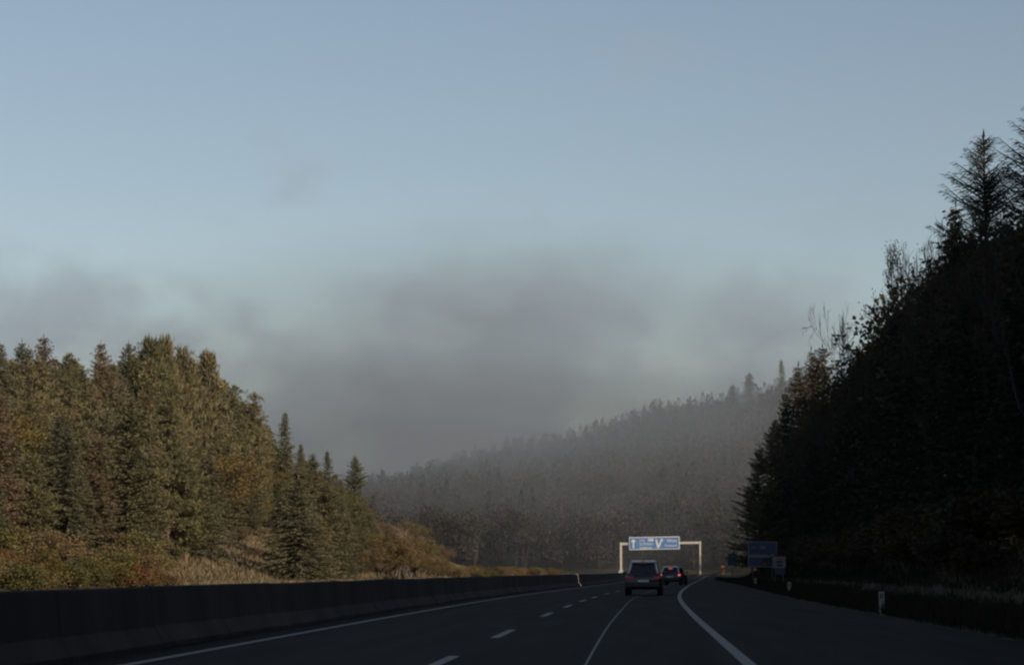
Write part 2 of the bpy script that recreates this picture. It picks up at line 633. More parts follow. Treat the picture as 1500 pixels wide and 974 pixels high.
def strip(name, left, right, y0, y1, mat, parent=None, dz=0.0, step=4.0, cols=2):
    yy = np.arange(y0, y1 + 1e-6, step)
    l = np.array([left(v) for v in yy])
    r = np.array([right(v) for v in yy])
    t = np.linspace(0, 1, cols)
    xg = l[:, None] * (1 - t) + r[:, None] * t
    yg = np.repeat(yy[:, None], cols, 1)
    zg = road_z(xg, yg) + dz
    v = np.stack([xg, yg, zg], -1).reshape(-1, 3)
    k = (np.arange(len(yy) - 1)[:, None] * cols + np.arange(cols - 1)[None]).ravel()
    f = np.stack([k, k + 1, k + cols + 1, k + cols], 1)
    return obj(name, mesh_np(name, v, f, mat, True), parent)


road = strip('road', lambda y: c_off(y) - 7.8, lambda y: float(pave_edge(y)), -60, 604, M['asphalt'], cols=15)
tag(road, 'dark asphalt motorway carriageway bending gently to the right', kind='structure')
opp = strip('opposite_road', lambda y: c_off(y) - 19.6, lambda y: c_off(y) - 7.8, -60, 604, M['asphalt'], dz=-0.006, cols=4)
tag(opp, 'opposite asphalt carriageway hidden behind the concrete barrier', kind='structure')


def line(name, off, w, y0, y1, parent, mat=None, dz=0.005, step=3.0):
    return strip(name, lambda y: off(y) - w / 2, lambda y: off(y) + w / 2, y0, y1, mat or M['paint'], parent, dz, step)


line('edge_line', lambda y: float(c_off(y)) - 6.22, 0.17, 4, 601, road)
line('edge_line', lambda y: float(r_line(y)), 0.165, 4, 601, road)
line('joint_seam', lambda y: float(c_off(y)) - 0.68 + 0.02 * math.sin(y / 9.3), 0.035, 4, 240, road, M['seam'])
for yc in [15, 31, 46.2, 66.4, 82, 97, 110.5, 127] + [143 + 16 * k for k in range(18)]:
    line('lane_dash', lambda y: float(c_off(y)) - 2.5, 0.15, yc - 3.1, yc + 2.9, road, step=2.0)
line('edge_line', lambda y: float(c_off(y)) - 9.0, 0.17, 4, 601, opp)
line('edge_line', lambda y: float(c_off(y)) - 18.6, 0.17, 4, 601, opp)


# ------------------------------------------------------------------ concrete barrier
def build_barrier():
    root = empty('concrete_barrier', (-7.35, 100, 0))
    tag(root, 'long dark weathered concrete safety barrier along the left road edge', 'barrier')
    prof = [(0.30, 0.0), (0.30, 0.08), (0.15, 0.32), (0.085, 0.88), (0.07, 0.90), (-0.07, 0.90), (-0.085, 0.88), (-0.15, 0.32), (-0.30, 0.08), (-0.30, 0.0)]
    seg = 6.0
    m = MB()
    rings = []
    for yy in (-seg / 2 + 0.02, seg / 2 - 0.02):
        rings.append([m.bm.verts.new((x, yy, z)) for x, z in prof])
    n = len(prof)
    for i in range(n):
        m.bm.faces.new([rings[0][i], rings[0][(i + 1) % n], rings[1][(i + 1) % n], rings[1][i]])
    m.bm.faces.new(rings[0])
    m.bm.faces.new(rings[1][::-1])
    first = m.build('barrier_segment', M['concrete'], root)
    k = 0
    y = -20.0
    while y < 560:
        o = first if k == 0 else first.copy()
        if k:
            link(o, root)
        x = float(c_off(y)) - 7.3
        dx = float(c_off(y + 3) - c_off(y - 3))
        o.location = (x + 7.35, y - 100, float(road_z(x, y)) - 0.014 + random.uniform(0, 0.022))
        o.rotation_euler = (random.uniform(-0.0012, 0.0012), 0, -math.atan2(dx, 6))
        k += 1
        y += seg
    # added pale strip over the profile, its colour brightening the sun streak there
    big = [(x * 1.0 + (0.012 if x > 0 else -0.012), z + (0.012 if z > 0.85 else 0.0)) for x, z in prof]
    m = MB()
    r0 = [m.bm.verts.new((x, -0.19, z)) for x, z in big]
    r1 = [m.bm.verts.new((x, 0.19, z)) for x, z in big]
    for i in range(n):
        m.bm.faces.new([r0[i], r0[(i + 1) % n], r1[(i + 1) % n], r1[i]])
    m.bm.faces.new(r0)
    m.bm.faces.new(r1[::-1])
    o = m.build('sun_streak_strip', M['sun_streak_pale'], root)
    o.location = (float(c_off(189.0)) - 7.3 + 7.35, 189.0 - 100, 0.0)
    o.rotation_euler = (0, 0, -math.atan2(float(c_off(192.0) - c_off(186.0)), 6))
    for px, yy in ((741, 128.0), (788, 150.0), (837, 178.0)):
        x = float(c_off(yy)) - 7.3
        MB().box((x + 7.35, yy - 100, 0.945), (0.10, 0.05, 0.09), bevel=0.01).build('reflector', M['reflector_pale'], root)


build_barrier()


# ------------------------------------------------------------------ gantry with direction sign
def text_mesh(body, size, mat, parent, name, loc, rot=(math.pi / 2, 0, 0), width=None, align='LEFT'):
    cu = bpy.data.curves.new('lettering', 'FONT')
    cu.body = body
    cu.size = size
    cu.extrude = 0.006
    cu.offset = 0.004
    cu.align_x = align
    tmp = bpy.data.objects.new('lettering', cu)
    COL.objects.link(tmp)
    bpy.context.view_layer.update()
    dg = bpy.context.evaluated_depsgraph_get()
    me = bpy.data.meshes.new_from_object(tmp.evaluated_get(dg))
    bpy.data.objects.remove(tmp)
    bpy.data.curves.remove(cu)
    me.materials.clear()
    me.materials.append(mat)
    o = obj(name, me, parent, loc)
    o.rotation_euler = rot
    if width:
        w = max(v.co.x for v in me.vertices) - min(v.co.x for v in me.vertices)
        o.scale = (width / w, 1, 1)
    return o


def build_gantry(d=460.0):
    xl, _, zb = at(909.5, 796.5, d)
    xr, _, _ = at(1025.5, 794.5, d)
    root = empty('sign_gantry', (xl, d, 0))
    tag(root, 'pale steel gantry carrying the blue direction sign across the road', 'sign gantry')
    W = xr - xl
    tilt = 0.017
    zl, zr = zb, zb + W * tilt
    gl, gr = tz(xl, d), tz(xr, d)
    MB().box((0, 0, (gl - 0.1 + zl + 0.28) / 2), (0.38, 0.40, zl + 0.28 - gl + 0.1), bevel=0.03).build('post', M['galv'], root)
    MB().box((W, 0, (gr - 0.1 + zr + 0.28) / 2), (0.30, 0.40, zr + 0.28 - gr + 0.1), bevel=0.03).build('post', M['galv'], root)
    MB().box((0, 0, gl + 0.55), (0.85, 0.85, 1.5), bevel=0.04).build('footing', M['post_white'], root)
    MB().box((W, 0, gr + 0.10), (0.85, 0.85, 0.5), bevel=0.04).build('footing', M['concrete'], root)
    b = MB()
    b.box((0, 0, 0), (W - 0.35, 0.36, 0.40), bevel=0.03)
    bo = b.build('beam', M['galv'], root, loc=(W / 2, 0, (zl + zr) / 2))
    bo.rotation_euler = (0, -tilt, 0)
    # the sign board, on brackets in front of the beam
    sx0 = at(921.5, 796, d)[0] - xl
    sx1 = at(995.5, 796, d)[0] - xl
    zt0, zb0 = at(921.5, 787.2, d)[2], at(921.5, 806.0, d)[2]
    w, h = sx1 - sx0, zt0 - zb0
    cz = (zt0 + zb0) / 2 + 0.16
    sb = MB().box((0, 0, 0), (w, 0.10, h), bevel=0.03).build('sign_board', M['sign_white'], root, loc=((sx0 + sx1) / 2, -0.40, cz))
    sb.rotation_euler = (0, -tilt, 0)
    yf = -0.056
    lw = w * 0.545
    MB().box((-w / 2 + lw / 2 + 0.05, yf, 0), (lw - 0.12, 0.012, h - 0.28)).build('sign_panel', M['sign_blue'], sb)
    MB().box((w / 2 - (w - lw) / 2 - 0.05, yf, 0), (w - lw - 0.16, 0.012, h - 0.28)).build('sign_panel', M['sign_blue'], sb)
    yt = -0.070
    rot = (math.pi / 2, 0, 0)

    def arrow(x, z, hgt, ang, parent=sb):
        t = 0.13
        pts = [(-t, -hgt / 2), (t, -hgt / 2), (t, hgt / 2 - 0.45), (0.36, hgt / 2 - 0.62), (0.36, hgt / 2 - 0.28), (0, hgt / 2), (-0.36, hgt / 2 - 0.28), (-0.36, hgt / 2 - 0.62), (-t, hgt / 2 - 0.45)]
        mat = Matrix.Translation((x, yt + 0.008, z)) @ Matrix.Rotation(math.pi / 2, 4, 'X') @ Matrix.Rotation(-ang, 4, 'Z')
        MB().prism(pts, 0.012, mat).build('arrow', M['sign_white'], parent)
    arrow(-w / 2 + w * 0.085, -0.02, 1.65, 0)
    # fork arrow: straight stub with a branch bearing right
    fx = -w / 2 + w * 0.578
    mat = Matrix.Translation((fx, yt + 0.008, 0)) @ Matrix.Rotation(math.pi / 2, 4, 'X')
    MB().prism([(-0.20, -0.85), (0.16, -0.85), (0.62, 0.35), (0.86, 0.25), (0.80, 0.85), (0.30, 0.58), (0.47, 0.47), (0.02, -0.30), (-0.22, 0.66), (-0.52, 0.66)], 0.012, mat).build('arrow', M['sign_white'], sb)
    tx = -w / 2 + w * 0.205
    text_mesh('Linz', 0.62, M['sign_white'], sb, 'lettering', (tx, yt, 0.38), rot)
    MB().box((tx + 2.05, yt, 0.60), (0.95, 0.012, 0.52), bevel=0.0).build('route_plate', M['sign_white'], sb)
    text_mesh('A1', 0.50, M['sign_blue'], sb, 'lettering', (tx + 1.70, yt - 0.012, 0.42), rot)
    text_mesh('St.Pölten', 0.68, M['sign_white'], sb, 'lettering', (tx, yt, -0.32), rot)
    text_mesh('Salzburg', 0.66, M['sign_white'], sb, 'lettering', (tx, yt, -1.00), rot)
    tx = -w / 2 + w * 0.705
    text_mesh('Wien', 0.85, M['sign_white'], sb, 'lettering', (tx + 0.35, yt, 0.12), rot)
    text_mesh('Pressbaum', 0.52, M['sign_white'], sb, 'lettering', (tx, yt, -0.62), rot)
    for fx2 in (0.18, 0.5, 0.82):
        MB().box((sx0 + w * fx2, -0.275, cz), (0.12, 0.14, h * 0.9)).build('bracket', M['dark_steel'], root)


build_gantry()


# ------------------------------------------------------------------ roadside signs and posts
def build_blue_board(d=220.0):
    x0, _, zt = at(1095.5, 793, d)
    x1, _, zb = at(1138.5, 830.5, d)
    cx = (x0 + x1) / 2
    w, h = x1 - x0, zt - zb
    root = empty('direction_sign', (cx, d, tz(cx, d)))
    tag(root, 'large dark blue board with white frame standing right before the slope', 'road sign')
    g = tz(cx, d)
    cz = (zt + zb) / 2 - g
    b = MB().box((0, 0, 0), (w, 0.06, h), bevel=0.02).build('sign_board', M['sign_dull'], root, loc=(0, 0, cz))
    MB().box((0, -0.036, h * 0.235), (w - 0.16, 0.012, h * 0.47), 0).build('sign_panel', M['sign_blue_dark'], b)
    MB().box((0, -0.036, -h * 0.285), (w - 0.16, 0.012, h * 0.35), 0).build('sign_panel', M['sign_blue_dark'], b)
    MB().box((0.0, -0.046, h * 0.28), (0.46, 0.012, 0.30)).build('route_plate', M['sign_dull'], b)
    text_mesh('A1', 0.30, M['sign_blue_dark'], b, 'lettering', (-0.18, -0.058, h * 0.28 - 0.10), width=0.34)
    text_mesh('A21', 0.30, M['sign_dull'], b, 'lettering', (-w / 2 + 0.25, -0.046, h * 0.23), width=0.5)
    MB().box((0.18, -0.046, -h * 0.32), (0.34, 0.012, 0.20), bevel=0.0).build('plate', M['sign_red'], b)
    for s in (-1, 1):
        MB().tube((s * w * 0.33, 0.08, -0.2), (s * w * 0.33, 0.08, cz + h * 0.45), 0.045).build('post', M['dark_steel'], root, True)


def build_white_sign(d=190.0):
    x0, _, zt = at(1131.5, 815, d)
    x1, _, zm = at(1151.0, 832, d)
    zb = at(1140, 842, d)[2]
    cx = (x0 + x1) / 2
    w, h = x1 - x0, zt - zm
    g = tz(cx, d)
    root = empty('information_sign', (cx, d, g))
    tag(root, 'small white square sign with dark pictogram and lower blue plate', 'road sign')
    b = MB().box((0, 0, 0), (w, 0.05, h), bevel=0.02).build('sign_board', M['sign_dull'], root, loc=(0, 0, (zt + zm) / 2 - g))
    MB().box((0.02, -0.031, 0.05), (w * 0.46, 0.012, h * 0.20)).build('pictogram', M['sign_black'], b)
    MB().box((0.02, -0.031, -0.2), (w * 0.40, 0.012, h * 0.22)).build('pictogram', M['sign_black'], b)
    MB().box((0.0, -0.031, 0.27), (w * 0.42, 0.012, h * 0.12)).build('pictogram', M['sign_red'], b)
    MB().box((0.05, 0, (zm + zb) / 2 - g - 0.015), (w * 0.8, 0.05, zm - zb - 0.05), bevel=0.02).build('lower_plate', M['sign_blue_dark'], root)
    for s in (-1, 1):
        MB().tube((s * w * 0.3, 0.07, -0.2), (s * w * 0.3, 0.07, zt - g - 0.05), 0.035).build('post', M['dark_steel'], root, True)


def build_far_blue(d=330.0):
    x0, _, zt = at(1066, 810, d)
    x1, _, zb = at(1079.5, 830, d)
    cx = (x0 + x1) / 2
    g = tz(cx, d)
    root = empty('exit_sign', (cx, d, g))
    tag(root, 'narrow upright blue sign farther off beside the exit lane', 'road sign')
    w, h = x1 - x0, zt - zb
    b = MB().box((0, 0, 0), (w, 0.06, h), bevel=0.02).build('sign_board', M['sign_blue_dark'], root, loc=(0, 0, (zt + zb) / 2 - g))
    MB().box((-w * 0.1, -0.036, -h * 0.46), (w * 0.7, 0.012, h * 0.08)).build('border', M['sign_white'], b)
    MB().tube((0, 0.08, -0.2), (0, 0.08, zt - g - 0.05), 0.05).build('post', M['dark_steel'], root, True)


def build_marker(d=395.0):
    x, _, zt = at(1059, 828.5, d)
    _, _, zb = at(1059, 839, d)
    root = empty('gore_marker', (x, d, min(zb, tz(x, d))))
    tag(root, 'small orange marker post at the end of the exit lane', 'marker post')
    g = root.location.z
    MB().box((0, 0, (zt - g) / 2 - 0.05), (0.62, 0.18, zt - g + 0.1), bevel=0.06).build('body', M['marker_orange'], root)
    MB().box((0, -0.096, (zt - g) * 0.78), (0.46, 0.012, 0.22)).build('reflector', simple('marker_yellow', (0.2, 0.15, 0.04), 0.5), root)


def build_delineators():
    first = None
    spots = [(1291.0, 866, 68.0, 'white delineator post standing nearest on the right grass verge'),
             (1156.0, 852, 119.0, 'white delineator post in the verge just right of the white square sign'),
             (1106.5, 846.5, 174.0, 'faint far delineator post in the verge below the blue board')]
    for px, pt, d, lab in spots:
        x, _, zt = at(px, pt, d)
        g = tz(x, d)
        root = empty('delineator_post', (x, d, g))
        tag(root, lab, 'delineator', 'delineator posts along the right verge')
        h = zt - g
        pts = [(-0.075, -0.05), (0.075, -0.05), (0.045, 0.06), (-0.045, 0.06)]
        m = MB()
        m.prism(pts, h + 0.15, Matrix.Translation((0, 0, -0.15)))
        for v in m.bm.verts:
            if v.co.z > 0.1 and v.co.y > 0:
                v.co.z -= 0.05
        m.build('post', M['post_white'], root)
        MB().box((0, -0.001, h * 0.80), (0.075, 0.112, h * 0.22)).build('black_band', M['sign_black'], root)
        MB().box((0, -0.062, h * 0.80), (0.045, 0.012, h * 0.16)).build('reflector', M['dark_steel'], root)


build_blue_board()
build_white_sign()
build_far_blue()
build_marker()
build_delineators()


# ------------------------------------------------------------------ cars
def lerp(a, b, t):
    return a + (b - a) * t


def build_car(name, label, cat, loc, yaw, paint, L=4.6, W=1.84, H=1.66, belt=1.0, rails=True, braking=False, seam=None):
    """the car faces +y, its tail towards -y; origin on the ground under its middle"""
    root = empty(name, loc, yaw)
    tag(root, label, cat)
    glass = M['car_glass']
    hw = W / 2
    # lower body: stations from tail to nose (y, half width, z low, z high)
    st = [(-L / 2, hw * 0.86, 0.42, belt - 0.22), (-L / 2 + 0.06, hw * 0.93, 0.34, belt - 0.06), (-L / 2 + 0.30, hw * 0.985, 0.28, belt), (-L * 0.2, hw, 0.26, belt),
          (L * 0.12, hw, 0.26, belt - 0.02), (L * 0.24, hw * 0.99, 0.26, belt - 0.05), (L * 0.36, hw * 0.96, 0.28, belt - 0.12), (L / 2 - 0.14, hw * 0.88, 0.30, belt - 0.24), (L / 2, hw * 0.74, 0.40, belt - 0.36)]
    m = MB()
    rings = []
    for y, w, z0, z1 in st:
        hgt = z1 - z0
        sec = [(-w * 0.90, z0), (-w * 0.985, z0 + hgt * 0.16), (-w, z0 + hgt * 0.5), (-w * 0.975, z0 + hgt * 0.82), (-w * 0.93, z0 + hgt * 0.955), (-w * 0.84, z1),
               (w * 0.84, z1), (w * 0.93, z0 + hgt * 0.955), (w * 0.975, z0 + hgt * 0.82), (w, z0 + hgt * 0.5), (w * 0.985, z0 + hgt * 0.16), (w * 0.90, z0)]
        rings.append([m.bm.verts.new((x, y, z)) for x, z in sec])
    for a, b in zip(rings, rings[1:]):
        for i in range(12):
            m.bm.faces.new([a[i], a[(i + 1) % 12], b[(i + 1) % 12], b[i]])
    m.bm.faces.new(rings[0])
    m.bm.faces.new(rings[-1][::-1])
    m.build('body', paint, root, True)
    # cabin
    bw, rw = hw * 0.90, hw * 0.70
    yb0, yb1 = -L / 2 + 0.16, L * 0.20
    yr0, yr1 = -L / 2 + 0.52, L * 0.035
    zb, zr = belt - 0.02, H
    m = MB()
    lv = [(0.0, 0.0), (0.35, 0.33), (0.7, 0.70), (0.93, 0.96)]
    rings = []
    for t, s in lv:
        w = lerp(bw, rw, s)
        ya, yb_ = lerp(yb0, yr0, t), lerp(yb1, yr1, t)
        z = lerp(zb, zr, t)
        k = 0.10
        pts = [(-w + k, ya), (w - k, ya), (w, ya + k), (w, yb_ - k), (w - k, yb_), (-w + k, yb_), (-w, yb_ - k), (-w, ya + k)]
        rings.append([m.bm.verts.new((x, y, z)) for x, y in pts])
    w = rw - 0.10
    pts = [(-w + .1, yr0 + .14), (w - .1, yr0 + .14), (w, yr0 + .24), (w, yr1 - .28), (w - .1, yr1 - .18), (-w + .1, yr1 - .18), (-w, yr1 - .28), (-w, yr0 + .24)]
    rings.append([m.bm.verts.new((x, y, zr)) for x, y in pts])
    for a, b in zip(rings, rings[1:]):
        for i in range(8):
            m.bm.faces.new([a[i], a[(i + 1) % 8], b[(i + 1) % 8], b[i]])
    m.bm.faces.new(rings[-1])
    m.build('cabin', paint, root, False)

    def face_pt(side, u, t):
        """point on the cabin's face; u along, t up"""
        s = np.interp(t, [0, .35, .7, .93], [0, .33, .70, .96])
        w = lerp(bw, rw, s)
        ya, yb_ = lerp(yb0, yr0, t), lerp(yb1, yr1, t)
        z = lerp(zb, zr, t)
        if side == 'rear':
            return Vector((lerp(-w + .1, w - .1, u), ya - 0.012, z))
        if side == 'front':
            return Vector((lerp(-w + .1, w - .1, u), yb_ + 0.012, z))
        return Vector(((w + 0.010) * side, lerp(ya + .1, yb_ - .1, u), z))

    def pane(side, u0, u1, t0, t1, nm):
        mm = MB()
        ts = [t0, lerp(t0, t1, .33), lerp(t0, t1, .66), t1]
        for a, b in zip(ts, ts[1:]):
            mm.poly([face_pt(side, u0, a), face_pt(side, u1, a), face_pt(side, u1, b), face_pt(side, u0, b)])
        bmesh.ops.remove_doubles(mm.bm, verts=mm.bm.verts, dist=0.001)
        return mm.build(nm, glass, root)
    pane('rear', 0.03, 0.97, 0.14, 0.88, 'rear_window')
    pane('front', 0.03, 0.97, 0.08, 0.90, 'windscreen')
    for s in (-1, 1):
        for u0, u1 in ((0.05, 0.30), (0.33, 0.62), (0.65, 0.95)):
            pane(s, u0, u1, 0.10, 0.86, 'side_window')
    # roof edge spoiler, split by the aerial
    for s in (-1, 1):
        m = MB().box((s * (rw * 0.47), yr0 - 0.03, zr - 0.055), (rw * 0.90, 0.32, 0.11), bevel=0.025, rx=R(-24))
        m.build('roof_spoiler', M['silver'], root)
    for s in (-1, 1):
        m = MB()
        a, b = face_pt('rear', 0.5 + 0.5 * s, 0.10), face_pt('rear', 0.5 + 0.5 * s, 0.93)
        m.tube(a + Vector((s * 0.03, 0.02, 0)), b + Vector((s * 0.03, 0.02, 0)), 0.045, 0.045, 8)
        m.build('pillar_trim', M['silver'], root, True)
    MB().tube((0, yr0 + 0.12, zr - 0.02), (0, yr0 + 0.02, zr + 0.14), 0.03, 0.008).build('aerial', M['black_plastic'], root)
    MB().box((0, yr0 - 0.16, zr - 0.135), (0.30, 0.05, 0.05), bevel=0.012).build('brake_light', M['lamp_on'] if braking else M['lamp_off'], root)
    if rails:
        for s in (-1, 1):
            m = MB()
            x = s * (rw - 0.05)
            m.tube((x, yr0 + 0.30, zr + 0.045), (x, yr1 - 0.25, zr + 0.045), 0.018)
            m.tube((x, yr0 + 0.30, zr - 0.03), (x, yr0 + 0.30, zr + 0.045), 0.018)
            m.tube((x, yr1 - 0.25, zr - 0.03), (x, yr1 - 0.25, zr + 0.045), 0.018)
            m.build('roof_rail', M['silver'], root)
    # tail
    for s in (-1, 1):
        lamp = M['lamp_on'] if braking else M['lamp_tail']
        m = MB().box((s * hw * (0.84 if braking else 0.74), -L / 2 + 0.085, belt - 0.13), (hw * (0.22 if braking else 0.42), 0.14, 0.16 if braking else 0.12), bevel=0.03)
        m.build('tail_light', lamp, root)
    MB().box((0, -L / 2 + 0.02, 0.50), (W * 0.90, 0.20, 0.26), bevel=0.05).build('rear_bumper', M['black_plastic'], root)
    MB().box((0, L / 2 - 0.10, 0.46), (W * 0.80, 0.26, 0.26), bevel=0.05).build('front_bumper', M['black_plastic'], root)
    MB().box((0, -L / 2 - 0.005, 0.72), (W * 0.88 * 0.92, 0.05, 0.012)).build('tailgate_seam', M['black_plastic'], root)
    pl = MB().box((0, -L / 2 - 0.03, 0.66), (0.52, 0.025, 0.115), bevel=0.005).build('number_plate', M['plate'], root)
    MB().tube((0.0, -L / 2 + 0.14, belt + 0.06), (0.32, -L / 2 + 0.19, belt + 0.10), 0.014).build('rear_wiper', M['black_plastic'], root)
    for s in (-1, 1):
        m = MB().box((s * (hw + 0.09), L * 0.13, belt + 0.07), (0.20, 0.11, 0.15), bevel=0.03)
        m.build('wing_mirror', paint, root)
        m = MB().box((s * hw * 0.70, L / 2 - 0.14, belt - 0.36), (hw * 0.34, 0.16, 0.13), bevel=0.03)
        m.build('headlight', M['reflector_pale'], root)
    for s in (-1, 1):
        for yy in (-L * 0.30, L * 0.31):
            m = MB()
            m.lathe_x([(-0.11, 0.22), (-0.115, 0.30), (-0.09, 0.338), (0.09, 0.338), (0.115, 0.30), (0.11, 0.22)], 28)
            wh = m.build('wheel', M['rubber'], root, False, (s * (hw - 0.12), yy, 0.338))
            m = MB()
            m.lathe_x([(0.0, 0.21), (0.118 * s, 0.205), (0.10 * s, 0.17), (0.09 * s, 0.05), (0.105 * s, 0.04)] if s > 0 else [(0.105 * s, 0.04), (0.09 * s, 0.05), (0.10 * s, 0.17), (0.118 * s, 0.205), (0.0, 0.21)], 20)
            m.build('rim', M['silver'], wh)
            m = MB()
            m.lathe_x([(-0.02, 0.40), (0.02, 0.40)] if True else [], 28)
            m.build('wheel_arch', M['black_plastic'], root, False, (s * (hw - 0.018), yy, 0.36))
    return root


M['car_glass'] = simple('dark_tinted_glass', (0.012, 0.013, 0.015), 0.08, spec=0.5)
M['silver'] = simple('silver_trim', (0.74, 0.75, 0.76), 0.42, 0.25, vary=0.04)
M['black_plastic'] = simple('black_plastic', (0.018, 0.018, 0.019), 0.55)
M['rubber'] = simple('tyre_rubber', (0.018, 0.018, 0.018), 0.85)
M['plate'] = simple('plate_white', (0.55, 0.55, 0.55), 0.5, vary=0.05)
M['lamp_tail'] = simple('tail_lamp', (0.35, 0.02, 0.02), 0.3, emit=(1.0, 0.07, 0.09), emit_s=0.03)
M['lamp_off'] = simple('lamp_off', (0.20, 0.015, 0.015), 0.3)
M['lamp_on'] = simple('brake_lamp', (0.5, 0.03, 0.04), 0.3, emit=(1.0, 0.13, 0.22), emit_s=0.75)
M['paint_grey'] = simple('dark_grey_paint', (0.020, 0.021, 0.022), 0.35, 0.2, vary=0.05, coat=0.5)
M['paint_pale'] = simple('grey_paint', (0.035, 0.037, 0.038), 0.35, 0.2, vary=0.05, coat=0.5)
M['plate_dim'] = M['plate']

_x, _, _ = at(944, 871, 119)
build_car('estate_suv', 'dark grey estate car with silver roof edge driving ahead in right lane', 'car', (_x, 121.3, 0.0), R(-1.2), M['paint_grey'], L=4.6, W=1.74, H=1.58, belt=0.96)
_x, _, _ = at(987.5, 857, 205)
build_car('hatchback_car', 'smaller dark car braking with lit red lamps beyond the grey estate', 'car', (_x, 207.2, 0.0), R(-9.5), M['paint_pale'], L=4.1, W=1.78, H=1.46, belt=0.94, rails=False, braking=True)


# ------------------------------------------------------------------ trees
def nrm(v):
    return v / np.maximum(np.linalg.norm(v, axis=-1, keepdims=True), 1e-9)


def cards(P, D, L, Wd, N=None, r=None):
    """kite-shaped sprays: base P, direction D, length L, width Wd -> verts, quads"""
    r = r or rng
    n = len(P)
    D = nrm(D)
    if N is None:
        N = r.normal(size=(n, 3))
    S = nrm(np.cross(D, N))
    L = np.asarray(L).reshape(-1, 1) * np.ones((n, 1))
    Wd = np.asarray(Wd).reshape(-1, 1) * np.ones((n, 1))
    U = nrm(np.cross(S, D))
    mid = P + D * L * 0.45
    v = np.stack([P, mid + S * Wd * 0.5 - U * Wd * 0.12, P + D * L, mid - S * Wd * 0.5 - U * Wd * 0.12], 1).reshape(-1, 3)
    q = np.arange(4 * n, dtype=np.int32).reshape(-1, 4)
    return v, q


class Sticks:
    """tapered prisms for trunk, limbs and twigs"""

    def __init__(self):
        self.v, self.f, self.n, self.rmin = [], [], 0, 0.0

    def add(self, pts, rad, k=5):
        pts = [np.asarray(p, float) for p in pts]
        for i, p in enumerate(pts):
            d = pts[min(i + 1, len(pts) - 1)] - pts[max(i - 1, 0)]
            d = d / (np.linalg.norm(d) + 1e-9)
            a = np.cross(d, [0.3, 0.9, 0.2] if abs(d[2]) > 0.6 else [0, 0, 1])
            a /= np.linalg.norm(a) + 1e-9
            b = np.cross(d, a)
            for j in range(k):
                t = 2 * math.pi * j / k
                self.v.append(p + rad[i] * (math.cos(t) * a + math.sin(t) * b))
        for i in range(len(pts) - 1):
            for j in range(k):
                o = self.n + i * k
                self.f.append((o + j, o + (j + 1) % k, o + k + (j + 1) % k, o + k + j))
        self.n += len(pts) * k

    def mesh(self, name, mat):
        return mesh_np(name, np.array(self.v), np.array(self.f), mat)


def trunk_line(H, lean, r, n=7):
    z = np.linspace(0, H, n)
    wob = np.cumsum(r.normal(size=(n, 2)) * 0.012 * H / n * 2, 0)
    wob -= wob[0]
    return np.stack([wob[:, 0] + lean[0] * z, wob[:, 1] + lean[1] * z, z], 1)


def spruce(seed, H=18.0, Rb=2.9, low=0.03, dens=1.0, droop=0.35, bark='bark', step=0.40, leaf=0.55, ragged=0.28, col='spruce', sparse=1.0, wr=0.34, upb=0.10, thick=1.0, pw=0.78):
    r = np.random.default_rng(seed)
    st = Sticks()
    line_ = trunk_line(H, r.normal(size=2) * 0.008, r)
    st.add(line_, [0.012 * H * (1 - 0.94 * i / 6) + 0.01 for i in range(7)], 7)
    P, D, Ln, Wn = [], [], [], []
    z = low * H
    while z < H - 0.15:
        t = z / H
        nb = r.integers(5, 8)
        az0 = r.uniform(0, 6.28)
        base = np.array([np.interp(z, line_[:, 2], line_[:, 0]), np.interp(z, line_[:, 2], line_[:, 1]), z])
        for b in range(nb):
            if r.random() > sparse:
                continue
            az = az0 + b * 6.283 / nb + r.normal() * 0.25
            Lb = Rb * (1 - t) ** pw * r.uniform(1 - ragged * 1.5, 1 + ragged) + 0.12
            if t < 0.25:
                Lb *= 0.75 + t
            up = 0.30 * t + upb + r.normal() * 0.08
            n = max(3, int(Lb / 0.20 * dens))
            s = np.linspace(0.12, 1.0, n)
            out = np.array([math.cos(az), math.sin(az), 0])
            pos = base + out * (s * Lb)[:, None]
            pos[:, 2] += s * Lb * up - droop * s ** 2 * Lb * (1.15 - t) + 0.10 * Lb * s ** 4
            st.add([base, pos[n // 2], pos[-1]], [(0.018 + 0.010 * Lb) * thick, (0.014 + 0.004 * Lb) * thick, 0.008 * thick], 3)
            side = np.array([-math.sin(az), math.cos(az), 0])
            for sg in (-1, 1, 0):
                d = out[None] * r.uniform(0.35, 0.9, (n, 1)) + side[None] * sg * r.uniform(0.5, 1.0, (n, 1)) + np.array([0, 0, 1.0])[None] * r.uniform(-0.55, 0.12, (n, 1))
                P.append(pos + r.normal(size=(n, 3)) * 0.04)
                D.append(d)
                Ln.append(leaf * (1.1 - 0.45 * s) * r.uniform(0.6, 1.25, n) * min(1, 0.45 + Lb / 2.2))
                Wn.append(np.full(n, leaf * wr) * r.uniform(0.7, 1.3, n) * min(1, 0.5 + Lb / 2.2))
        z += step * r.uniform(0.75, 1.25) * (1.0 if t < 0.8 else 0.7)
    # leader
    P.append(line_[-1:] - [0, 0, 0.25])
    D.append(np.array([[0, 0, 1.0]]))
    Ln.append(np.array([0.75]))
    Wn.append(np.array([0.14]))
    P, D = np.concatenate(P), np.concatenate(D)
    v, q = cards(P, D, np.concatenate(Ln), np.concatenate(Wn), None, r)
    return st.mesh('trunk', M[bark]), mesh_np('crown', v, q, M[col]), H


